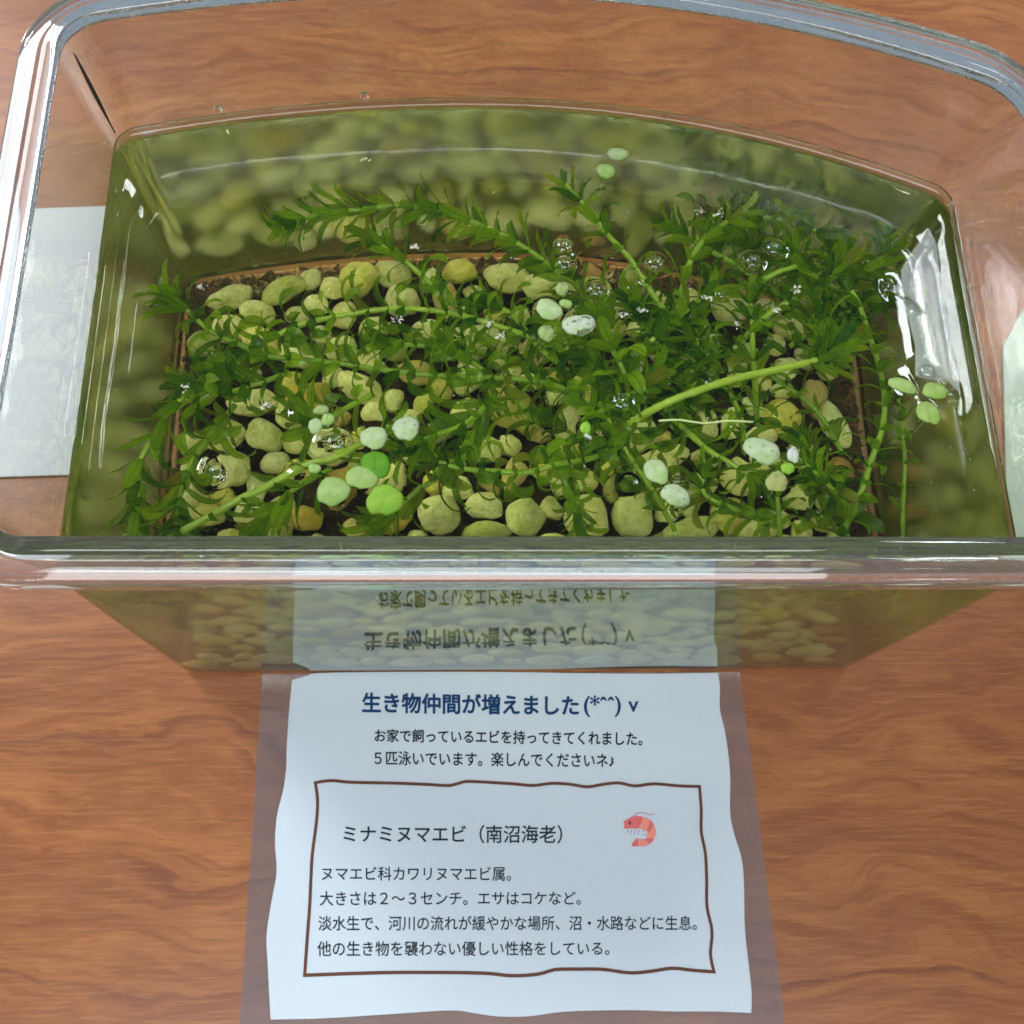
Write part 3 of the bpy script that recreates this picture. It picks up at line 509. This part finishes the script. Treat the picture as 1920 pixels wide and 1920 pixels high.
# ------------------------------------------------------------------ pebbles
def ico(sub, seed, amp):
    import bmesh
    bm = bmesh.new(); bmesh.ops.create_icosphere(bm, subdivisions=sub, radius=1.0)
    for q in bm.verts:
        d = q.co.normalized()
        q.co = d * (1 + amp * noise.noise(d * 0.9 + Vector((seed * 3.1, seed, 0))) + amp * 0.3 * noise.noise(d * 2.3 + Vector((0, seed * 5.7, 2))))
    m = bpy.data.meshes.new('pebble'); bm.to_mesh(m); bm.free()
    m.polygons.foreach_set('use_smooth', [True] * len(m.polygons)); return m
PM = {k: pebble_mat(k) for k in PEBCOL}
PMESH = {}
for k in PEBCOL:
    for s in range(3):
        m = ico(3, s + len(PMESH) * 0.37, 0.34); m.materials.append(PM[k]); PMESH[k, s] = m
PADJ = {'cream': 'cream', 'white': 'whitish', 'yellow': 'yellow stained', 'ochre': 'ochre brown', 'tan': 'tan', 'olive': 'olive algae-coated', 'spot': 'dark spotted pale', 'rose': 'reddish'}
placed = []; PEBOBJ = []
def pebble(x, y, a, b, rot, key, z=None):
    hgt = 0.62 * min(a, b) + 0.0006
    o = link('pebble', PMESH[key, random.randrange(3)])
    o.scale = (a, b, hgt); o.location = (x, y, (0.0036 + hgt * 0.97) if z is None else z)
    o.rotation_euler = (random.uniform(-0.12, 0.12), random.uniform(-0.12, 0.12), rot)
    placed.append((x, y, (a + b) / 2)); PEBOBJ.append((o, key))
for (x, y), a, b, rot, key in PEB:
    a *= 0.001; b *= 0.001; x *= 0.001; y *= 0.001
    rr = max(a, b)
    x = max(-0.1065 + rr, min(0.1065 - rr, x)); y = max(0.0035 + rr * 0.9, min(yback(x) - 0.0035 - rr, y))
    pebble(x, y, a, b, R(rot), key)
tries = 0
while tries < 9000:
    tries += 1
    x = random.uniform(-0.1015, 0.100); y = random.uniform(0.0085, 0.128); r = random.choice((0.0036, 0.0048, 0.0056, 0.0064, 0.0074)) * random.uniform(0.92, 1.08)
    if y > yback(x) - 0.0035 - r: continue
    if any(math.hypot(x - px, y - py) < 0.90 * (r + pr) for px, py, pr in placed): continue
    e = random.uniform(0.80, 1.0)
    pebble(x, y, r / e, r * e, random.uniform(0, 3.14), random.choices(['cream', 'white', 'yellow', 'tan', 'olive', 'spot'], [8, 2, 3, 2, 2, 3])[0])
ORD = ['first', 'second', 'third', 'fourth', 'fifth', 'sixth', 'seventh', 'eighth', 'ninth', 'tenth', 'eleventh', 'twelfth', 'thirteenth', 'fourteenth', 'fifteenth', 'sixteenth', 'seventeenth', 'eighteenth', 'nineteenth', 'twentieth']
BAND = ['in the front row', 'in the second row from the front', 'in the middle row', 'in the row behind the middle', 'in the row before the back', 'in the back row']
rows = {}
for o, key in PEBOBJ:
    rows.setdefault((key, min(5, int(max(0.0, o.location.y - 0.004) / (yback(o.location.x) - 0.006) * 6))), []).append(o)
for (key, bnd), os_ in rows.items():
    os_.sort(key=lambda q: q.location.x)
    for i, o in enumerate(os_):
        tag(o, (PADJ[key] + ' pebble, ' + (ORD[i] + ' such from the left ' if len(os_) > 1 else 'the only such ') + BAND[bnd]), 'pebble', key + ' pebbles on the tank floor')
# brown settled sediment between and beside the pebbles
def flecks(n, place, size, seed):
    rnd = random.Random(seed); verts, faces = [], []
    for _ in range(n):
        c = place(rnd)
        if c is None: continue
        r = size * rnd.uniform(0.4, 1.3); k = len(verts)
        t = [Vector((rnd.gauss(0, 1), rnd.gauss(0, 1), rnd.gauss(0, 0.35))) * r for _ in range(4)]
        verts += [tuple(Vector(c) + q) for q in t]
        faces += [(k, k + 1, k + 2), (k, k + 2, k + 3), (k, k + 3, k + 1), (k + 1, k + 3, k + 2)]
    return verts, faces
def sed_place(rnd):
    k = rnd.random(); x = rnd.uniform(-0.107, 0.107); y = rnd.uniform(0.003, 0.131)
    if k < 0.30: x = -0.1072 + abs(rnd.gauss(0, 0.005))
    elif k < 0.60: x = 0.1072 - abs(rnd.gauss(0, 0.009))
    elif k < 0.90: y = yback(x) - 0.003 - abs(rnd.gauss(0, 0.005))
    return (x, y, 0.0040 + rnd.random() * 0.0008) if 0.003 < y < yback(x) - 0.0026 else None
v, f = flecks(6500, sed_place, 0.0008, 3)
o = link('sediment', mesh('sediment', v, f, M['sediment'], False)); o['kind'] = 'stuff'; o['label'] = 'brown settled sediment between the pebbles'

def shade():  # dark sheet painted for the shade in the pebble gaps
    b = NT('dark_mulm'); P = b.n('TexCoord').outputs['Object']
    c = b.ramp(b.noise(P, 130.0, 4.0, 0.6), [(0.35, (0.022, 0.015, 0.008)), (0.7, (0.075, 0.050, 0.024))])
    m = b.surf(b.n('BsdfDiffuse', i={'Color': c}).outputs[0])
    pts = []
    for p in loop(-0.0075, CR, 70, 40, 80, 4):
        k = 1 - 0.035 * (0.5 + 0.5 * noise.noise((p.x * 70, p.y * 70, 4.0)))
        pts.append((p.x * k, 0.062 + (p.y - 0.062) * k, 0.0039))
    o = link('mulm_layer', mesh('mulm_layer', pts, [tuple(range(len(pts)))], m, False)); o['kind'] = 'stuff'; o['label'] = 'dark mulm settled under the pebbles on the tank floor'
shade()

# ------------------------------------------------------------------ waterweed
def leaf_mesh(th0, curl, seed, wide=1.0):
    rnd = random.Random(seed); n = 8; verts, faces = [], []
    y = z = 0.0; tw = rnd.uniform(-0.5, 0.5); side = 0.0; sb = rnd.uniform(-0.25, 0.25)
    for i in range(n + 1):
        t = i / n
        a = th0 + curl * (t ** 1.15) - 0.35 * math.sin(math.pi * t)
        wd = 0.140 * wide * min(1.0, 0.55 + 1.5 * t) * (1 - max(0, (t - 0.66) / 0.34) ** 2.4) + 0.004
        ang = tw * t
        cx = math.cos(ang) * wd; sz = math.sin(ang) * wd
        ny, nz = math.cos(a), -math.sin(a)          # normal direction in the (radial, tangent) plane
        cup = 0.18 * wd
        verts += [(side - cx, y - ny * sz - ny * cup, z - nz * sz - nz * cup), (side, y, z), (side + cx, y + ny * sz - ny * cup, z + nz * sz - nz * cup)]
        y += math.sin(a) / n; z += math.cos(a) / n; side += sb * t / n
    for i in range(n):
        for j in (0, 1): faces.append((i * 3 + j, i * 3 + j + 1, i * 3 + j + 4, i * 3 + j + 3))
    return mesh('leaf', verts, faces, M['leaf'])
LV = {0: [leaf_mesh(R(52), R(c), i, 1.0) for i, c in enumerate((25, 45, 65, 15))],
      1: [leaf_mesh(R(58), R(c), 10 + i) for i, c in enumerate((85, 120, 150, 105))],
      2: [leaf_mesh(R(58), R(c), 20 + i) for i, c in enumerate((110, 150, 90, 175))],
      3: [leaf_mesh(R(55), R(c), 30 + i, 1.05) for i, c in enumerate((200, 245, 270, 160))]}
LC = {k: [[q.co.copy() for q in m.vertices] for m in ms] for k, ms in LV.items()}
def spline(pts, step=0.0012):
    P = [Vector(p) for p in pts]; Q = [P[0] * 2 - P[1]] + P + [P[-1] * 2 - P[-2]]; out = []
    for i in range(1, len(Q) - 2):
        n = max(2, int((Q[i + 1] - Q[i]).length / step))
        for k in range(n):
            t = k / n; a, b, c, d = Q[i - 1], Q[i], Q[i + 1], Q[i + 2]
            out.append(0.5 * ((2 * b) + (c - a) * t + (2 * a - 5 * b + 4 * c - d) * t * t + (3 * b - a - 3 * c + d) * t ** 3))
    out.append(P[-1]); return out
def tube(path, rad, k=8, cap=True):
    verts, faces = [], []; n = len(path); up = Vector((0, 0, 1))
    for i, p in enumerate(path):
        t = (path[min(i + 1, n - 1)] - path[max(i - 1, 0)]).normalized()
        a = t.cross(up); a = a.normalized() if a.length > 1e-4 else Vector((1, 0, 0)); b = t.cross(a)
        r = rad(i / (n - 1)) if callable(rad) else rad
        verts += [p + (a * math.cos(2 * math.pi * j / k) + b * math.sin(2 * math.pi * j / k)) * r for j in range(k)]
    for i in range(n - 1):
        for j in range(k): faces.append((i * k + j, i * k + (j + 1) % k, (i + 1) * k + (j + 1) % k, (i + 1) * k + j))
    if cap: faces += [tuple(range(k))[::-1], tuple(range((n - 1) * k, n * k))]
    return verts, faces
def sprig(d):
    pts = [Vector(p) / 1000 for p in d['pts']]
    for q in pts:
        q.x = max(-0.1045, min(0.1045, q.x)); q.y = max(0.0055, min(yback(q.x) - 0.006, q.y))
    path = spline(pts)
    for q in path: q.z = min(q.z, HW - 0.0014)
    base = path[-1].copy()
    root = thing('waterweed_sprig', d['label'], 'water plant', base, 'waterweed sprigs in the tank')
    cum = [0.0]
    for a, b in zip(path, path[1:]): cum.append(cum[-1] + (b - a).length)
    total = cum[-1]; sp = d['sp'] / 1000; th = d.get('thick', 1.0) * 0.00078
    def rad(t):
        s = t * total
        return th * (0.65 + 0.35 * min(1, s / 0.02)) * (1 + 0.22 * max(0, 1 - abs((s + sp / 2) % sp - sp / 2) / 0.0008))
    tv, tf = tube([p - base for p in path], rad)
    link('stem', mesh('stem', tv, tf, M['stem']), root)
    s = 0.0004; node = 0; lim = d.get('only', 1.0) * total
    while s < lim:
        i = min(range(len(cum)), key=lambda q: abs(cum[q] - s)); P = path[i]
        T = (path[max(i - 2, 0)] - path[min(i + 2, len(path) - 1)]).normalized()      # towards the tip
        A = T.cross(Vector((0.13, 0.21, 1))).normalized(); B = T.cross(A)
        ph0 = random.uniform(0, 6.28); tip = s < 0.009
        n = d['n'] + (2 if tip else 0)
        for k in range(n):
            for att in range(7):
                ph = ph0 + 2 * math.pi * k / n + random.uniform(-0.25, 0.25) + att * 0.6
                cv = 0 if tip else d['curl']
                if not tip and random.random() < 0.15: cv = max(0, cv - 1)
                vi = random.randrange(4); L = d['L'] * 1.12 / 1000 * random.uniform(0.60, 1.2) * (0.62 + 0.38 * min(1, s / 0.012)) * (0.75 if att > 4 else 1)
                Rv = (A * math.cos(ph) + B * math.sin(ph)); X = Rv.cross(T)
                ok = True
                for c in LC[cv][vi]:
                    q = P + (X * c.x + Rv * c.y + T * c.z) * L
                    if not inside(q.x, q.y, q.z): ok = False; break
                if ok: break
            if not ok: continue
            o = link('leaf', LV[cv][vi], root)
            q = P - base + Rv * th * 0.6
            o.matrix_local = Matrix(((X.x * L, Rv.x * L, T.x * L, q.x), (X.y * L, Rv.y * L, T.y * L, q.y), (X.z * L, Rv.z * L, T.z * L, q.z), (0, 0, 0, 1)))
        node += 1
        s += sp * (0.42 + 0.58 * min(1, s / 0.014)) * random.uniform(0.85, 1.15)
for d in SPRIGS: sprig(d)

# ------------------------------------------------------------------ floating duckweed
FM = {k: frond_mat(k) for k in FRCOL}
def frond(a, b, key, seed):
    rnd = random.Random(seed); n = 28; rr = 6; verts, faces = [], []
    ph = [rnd.uniform(0, 6.28) for _ in range(3)]; fz = 0.05 if key in ('fuzzy', 'white', 'holed') else 0.012
    th = 0.00045
    def rim(t): return 1 + 0.07 * math.cos(2 * t + ph[0]) + 0.05 * math.cos(3 * t + ph[1]) + 0.02 * math.cos(7 * t + ph[2]) + fz * rnd.uniform(-1, 1) - 0.16 * math.exp(-((t - 4.4) / 0.22) ** 2)
    rv = [rim(2 * math.pi * j / n) for j in range(n)]
    for i in range(rr):
        q = (i + 1) / rr
        for j in range(n):
            t = 2 * math.pi * j / n; s = rv[j] * q
            z = th * (1 - q ** 4) * 0.9 + 0.00012 * math.sin(3 * t + ph[2]) * q - 0.00011 * math.exp(-(math.cos(t) * q / 0.08) ** 2)
            verts.append((a * s * math.cos(t), b * s * math.sin(t), z + 0.00035))
    for j in range(n): t = 2 * math.pi * j / n; verts.append((a * rv[j] * 0.9 * math.cos(t), b * rv[j] * 0.9 * math.sin(t), -0.0004))
    k = len(verts); verts += [(0, 0, th * 0.9 + 0.00013), (0, 0, -0.0005)]
    for i in range(rr):
        for j in range(n): faces.append((i * n + j, i * n + (j + 1) % n, (i + 1) * n + (j + 1) % n, (i + 1) * n + j)[::-1])
    for j in range(n): faces.append((k, j, (j + 1) % n)); faces.append((k + 1, rr * n + (j + 1) % n, rr * n + j))
    if key == 'holed':
        drop = set(range(2 * n + 20, 2 * n + 25)) | set(range(3 * n + 20, 3 * n + 26)) | set(range(1 * n + 9, 1 * n + 12)) | set(range(3 * n + 3, 3 * n + 6)) | set(range(4 * n + 20, 4 * n + 25)) | set(range(5 * n + 20, 5 * n + 24))
        faces = [fc for fc in faces if not (len(fc) == 4 and min(fc) in drop and max(fc) < rr * n)]
    return mesh('duckweed_leaf', verts, faces, FM[key])
for ci, c in enumerate(DUCK):
    cx = sum(q[0][0] for q in c['fronds']) / len(c['fronds']) / 1000; cyy = sum(q[0][1] for q in c['fronds']) / len(c['fronds']) / 1000
    root = thing('duckweed', c['label'], 'duckweed', (cx, cyy, HW), 'duckweed floating on the water')
    for fi, ((x, y), a, b, rot, key) in enumerate(c['fronds']):
        o = link('leaf', frond(a / 1000, b / 1000, key, ci * 17 + fi), root)
        o.location = (x / 1000 - cx, y / 1000 - cyy, 0.00006 * fi); o.rotation_euler = (random.uniform(-0.06, 0.06), random.uniform(-0.06, 0.06), R(rot))
    for _ in range(2):
        (x, y) = random.choice(c['fronds'])[0]
        p0 = Vector((x / 1000 - cx, y / 1000 - cyy, -0.0006)); q = [p0]
        for s in range(5): q.append(q[-1] + Vector((random.uniform(-1, 1) * 0.0008, random.uniform(-1, 1) * 0.0008, -0.0022)))
        tv, tf = tube(spline(q, 0.001), 0.00009, 5); link('root', mesh('root', tv, tf, M['root']), root)

# ------------------------------------------------------------------ things on the water surface
for (x, y), r, lab in BUB:
    r = min(r, 2.6) * 0.00085; n = 24; verts, faces = [], []
    for i in range(9):
        t = i / 8 * R(82)
        for j in range(n):
            verts.append((r * math.cos(t) * math.cos(2 * math.pi * j / n), r * math.cos(t) * math.sin(2 * math.pi * j / n), 0.55 * r * math.sin(t)))
    for i in range(8):
        for j in range(n): faces.append((i * n + j, i * n + (j + 1) % n, (i + 1) * n + (j + 1) % n, (i + 1) * n + j))
    faces.append(tuple(range(8 * n, 9 * n)))
    o = link('air_bubble', mesh('air_bubble', verts, faces, M['bubble'])); o.location = (x / 1000, y / 1000, HW + 0.12 * r)
    tag(o, lab, 'bubble', 'air bubbles on the water')
def film():  # window reflection painted as a pale iridescent patch on the water
    b = NT('oily_surface_film'); P = b.n('TexCoord').outputs['Object']
    n = b.noise(b.mapv(P, (70, 14, 1), rot=(0, 0, 0.25)), 1.0, 3.0, 0.5, 0.6)
    c = b.ramp(n, [(0.30, (0.75, 0.85, 0.95)), (0.42, (0.95, 0.80, 0.90)), (0.50, (0.95, 0.95, 0.70)), (0.58, (0.70, 0.95, 0.85)), (0.70, (0.85, 0.90, 1.0))])
    g = b.n('BsdfGlossy', i={'Color': c, 'Roughness': 0.10}).outputs[0]
    d = b.n('BsdfDiffuse', i={'Color': (0.8, 0.84, 0.82, 1)}).outputs[0]
    gd = b.n('MixShader', i={0: 0.78, 1: g, 2: d}).outputs[0]
    m = b.surf(b.n('MixShader', i={0: 0.30, 1: b.n('BsdfTransparent').outputs[0], 2: gd}).outputs[0])
    pts = [(x / 1000, y / 1000) for x, y in REFLECTION]; cx = sum(p[0] for p in pts) / len(pts); cyy = sum(p[1] for p in pts) / len(pts)
    rr = 6; verts, faces = [], []; k = len(pts)
    for i in range(rr):
        q = (i + 1) / rr
        for (x, y) in pts:
            X = cx + (x - cx) * q; Y = cyy + (y - cyy) * q
            verts.append((X - cx, Y - cyy, 0.00028 + 0.00018 * noise.noise((X * 90, Y * 60, 1)) - 0.0002 * (q > 0.99)))
    verts.append((0, 0, 0.0003))
    for i in range(rr - 1):
        for j in range(k): faces.append((i * k + j, i * k + (j + 1) % k, (i + 1) * k + (j + 1) % k, (i + 1) * k + j))
    for j in range(k): faces.append((len(verts) - 1, (j + 1) % k, j))
    o = link('surface_film', mesh('surface_film', verts, faces, m)); o.location = (cx, cyy, HW)
    tag(o, 'pale iridescent film floating on the water beside the right wall', 'film')
film()
rp = spline([(x / 1000, y / 1000, HW + 0.0002) for x, y in ROOT], 0.002)
tv, tf = tube(rp, 0.00028, 6); tag(link('root_strand', mesh('root_strand', tv, tf, M['root'])), 'thin pale root strand floating right of the large central bubble', 'root')
DL = ['white fluff speck on the feathery back sprig', 'pale fluff above the upper long sprig', 'larger grey fluff left of the white oval duckweed', 'grey fluff just below the larger fluff by the white oval duckweed', 'white speck at the left wall above the left sprig',
      'white speck right of the left leaf rosette', 'tan flake in the upper right tuft', 'tan flake left of the star tipped sprig stem', 'small tan flake beside the star tipped sprig stem', 'pale flake above the spotted pebble at left', 'grey seed-like speck near the back wall at left',
      'pale flake in the upper right leaves', 'pale flake below the bright cut stem', 'tan flake on the upright upper right stem', 'white speck above the short dark tipped sprig', 'tiny speck left of the white speck by the short dark tipped sprig']
for i, (x, y) in enumerate(DEBRIS):
    v, f = flecks(16, lambda rnd: (rnd.gauss(0, 0.0007), rnd.gauss(0, 0.0005), 0.0004 + rnd.random() * 0.0003), 0.00028, 50 + i)
    o = link('debris_flake', mesh('debris_flake', v, f, M['debris'], False)); o.location = (x / 1000, y / 1000, HW)
    tag(o, DL[i], 'debris', 'flakes floating on the water')
def dust_place(rnd):
    x = rnd.uniform(-0.104, 0.104); y = rnd.uniform(0.006, 0.13)
    return (x, y, HW + 0.0002) if y < yback(x) - 0.004 else None
v, f = flecks(420, dust_place, 0.00012, 9)
o = link('surface_dust', mesh('surface_dust', v, f, M['dust'], False)); o['kind'] = 'stuff'; o['label'] = 'fine pale dust on the water surface'
# droplets and a painted corner reflection on the inner walls
for (x, lab) in ((-0.0827, 'small water drop on the back wall nearest the left corner'), (-0.0455, 'small water drop on the back wall left of its middle')):
    m = ico(2, x, 0.1); m.name = 'water_drop'; m.materials.append(M['drop'])
    o = link('water_drop', m); o.scale = (0.0012, 0.0009, 0.0014); o.location = (x, yback(x) - 0.0022, HW + 0.0045); tag(o, lab, 'water drop', 'drops on the back wall')
st = spline([(-0.1086, 0.1160, H - 0.005), (-0.1080, 0.1156, 0.127), (-0.1072, 0.1150, 0.1145)], 0.002)  # dark corner reflection, painted as a thin brown tube on the wall
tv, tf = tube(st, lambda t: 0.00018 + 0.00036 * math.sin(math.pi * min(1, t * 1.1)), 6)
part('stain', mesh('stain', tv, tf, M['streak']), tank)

# ------------------------------------------------------------------ laminated notice
def flat_poly(name, pts, z, mat, parent, t=0.0):
    n = len(pts); v = [(x, y, z) for x, y in pts]; f = [tuple(range(n))]
    if t:
        v += [(x, y, z - t) for x, y in pts]; f.append(tuple(range(2 * n - 1, n - 1, -1)))
        f += [(i, n + i, n + (i + 1) % n, (i + 1) % n) for i in range(n)]
    m = mesh(name, v, f, mat, False)
    a = sum(pts[i][0] * pts[(i + 1) % n][1] - pts[(i + 1) % n][0] * pts[i][1] for i in range(n))
    if a < 0: m.flip_normals()
    return link(name, m, parent)
def ribbon(name, pts, wd, z, mat, parent, closed=False):
    n = len(pts); v = []; P = [Vector(p) for p in pts]
    for i in range(n):
        a = P[(i - 1) % n] if closed or i else P[0]; b = P[(i + 1) % n] if closed or i < n - 1 else P[-1]
        if closed:
            t1 = (P[i] - a).normalized(); t2 = (b - P[i]).normalized(); t = (t1 + t2).normalized(); k = 1 / max(0.5, t.dot(t1))
        else: t = (b - a).normalized(); k = 1
        nn = Vector((-t.y, t.x)) * wd / 2 * k
        v += [(*(P[i] + nn), z), (*(P[i] - nn), z)]
    f = [(2 * i, 2 * i + 1, (2 * i + 3) % (2 * n), (2 * i + 2) % (2 * n)) for i in range(n if closed else n - 1)]
    m = mesh(name, v, f, mat, False)
    if m.polygons[0].normal.z < 0: m.flip_normals()
    return link(name, m, parent)
O = Vector((-0.004, -0.055, 0.0))
card = thing('laminated_notice', 'laminated white notice with Japanese text and a shrimp picture in front of the tank', 'notice', O)
def sub(pts): return [(x / 1000 - O.x, y / 1000 - O.y) for x, y in pts]
zp = 0.0010
def smooth_outline(pts, corners):
    out = []
    for a, b in zip(corners, corners[1:] + [len(pts)]):
        seg = (pts[a:b] + [pts[b % len(pts)]])
        out += [(q.x, q.y) for q in spline([(x, y, 0) for x, y in seg], 0.0016)][:-1]
    return out
flat_poly('laminate_film', sub([(-83.4, -0.9), (71.4, -1.2), (76.2, -122.0), (-83.2, -122.0)]), 0.0008, M['film_plastic'], card, 0.0006)
paper = flat_poly('paper', smooth_outline(sub(PAPER), [0, 5, 17, 29]), zp, M['paper'], card, 0.0002)
def text(name, s, corners, bold, matk):
    c = bpy.data.curves.new(name, 'FONT'); c.body = s; c.size = 1.0; c.resolution_u = 3
    t = bpy.data.objects.new(name, c); col.objects.link(t)
    dg = bpy.context.evaluated_depsgraph_get(); dg.update()
    m = bpy.data.meshes.new_from_object(t.evaluated_get(dg)); col.objects.unlink(t); bpy.data.objects.remove(t); bpy.data.curves.remove(c)
    if bold:                                  # heavier strokes: the outline printed again with tiny shifts
        vs0 = [tuple(q.co) for q in m.vertices]; fs0 = [tuple(p.vertices) for p in m.polygons]; vv_, ff_ = [], []
        for k in range(8):
            a = k * math.pi / 4; n0 = len(vv_)
            vv_ += [(x + bold * math.cos(a), y + bold * math.sin(a), k * 0.000004) for x, y, z in vs0]; ff_ += [tuple(i + n0 for i in f) for f in fs0]
        m = bpy.data.meshes.new(name); m.from_pydata(vv_, [], ff_); m.update()
    xs = [q.co.x for q in m.vertices]; ys = [q.co.y for q in m.vertices]
    x0, x1, y0, y1 = min(xs), max(xs), min(ys), max(ys)
    bl, br, tl, tr = [Vector(p) for p in sub(corners)]
    for q in m.vertices:
        u = (q.co.x - x0) / (x1 - x0); vv = (q.co.y - y0) / (y1 - y0)
        p = (bl * (1 - u) + br * u) * (1 - vv) + (tl * (1 - u) + tr * u) * vv
        q.co = (p.x, p.y, zp + 0.00012 + q.co.z)
    m.materials.clear(); m.materials.append(M[matk]); m.name = name
    for pl in m.polygons: pl.material_index = 0
    m.update()
    if m.polygons[0].normal.z < 0: m.flip_normals()
    return link(name, m, paper)
for s, cn, bold, mk in TEXT: text('printed_text', s, cn, bold, mk)
ribbon('printed_border', smooth_outline(sub(BORDER), [0, 18, 26, 39]), 0.00095, zp + 0.00012, M['brown'], paper, True)
sh = flat_poly('shrimp_picture', sub(SHRIMP['head']), zp + 0.00012, M['red'], card)
for k, mk in (('seg1', 'salmon'), ('seg2', 'red'), ('seg3', 'salmon'), ('seg4', 'red'), ('seg5', 'salmon'), ('tail', 'red')):
    flat_poly('shrimp_segment', sub(SHRIMP[k]), zp + 0.00013, M[mk], sh)
flat_poly('shrimp_eye', sub(SHRIMP['eye']), zp + 0.00017, M['eye'], sh)
ribbon('shrimp_feeler', sub(SHRIMP['antenna']), 0.00035, zp + 0.00013, M['mauve'], sh)
for l in SHRIMP['legs']: ribbon('shrimp_leg', sub(l), 0.0003, zp + 0.00013, M['mauve'], sh)

# ------------------------------------------------------------------ sheets at either side of the tank
s1 = flat_poly('paper_sheet', [(-0.245, 0.066), (-0.128, 0.066), (-0.126, 0.172), (-0.240, 0.1735)], 0.0012, M['white_sheet'], None, 0.0008)
tag(s1, 'white paper sheet on the table seen through the left wall', 'paper')
s2 = flat_poly('green_card', [(0.164, 0.034), (0.168, 0.060), (0.1785, 0.119), (0.197, 0.1425), (0.30, 0.18), (0.33, 0.040)], 0.0016, M['green_sheet'], None, 0.0012)
tag(s2, 'pale green card on the table beyond the right wall', 'card')
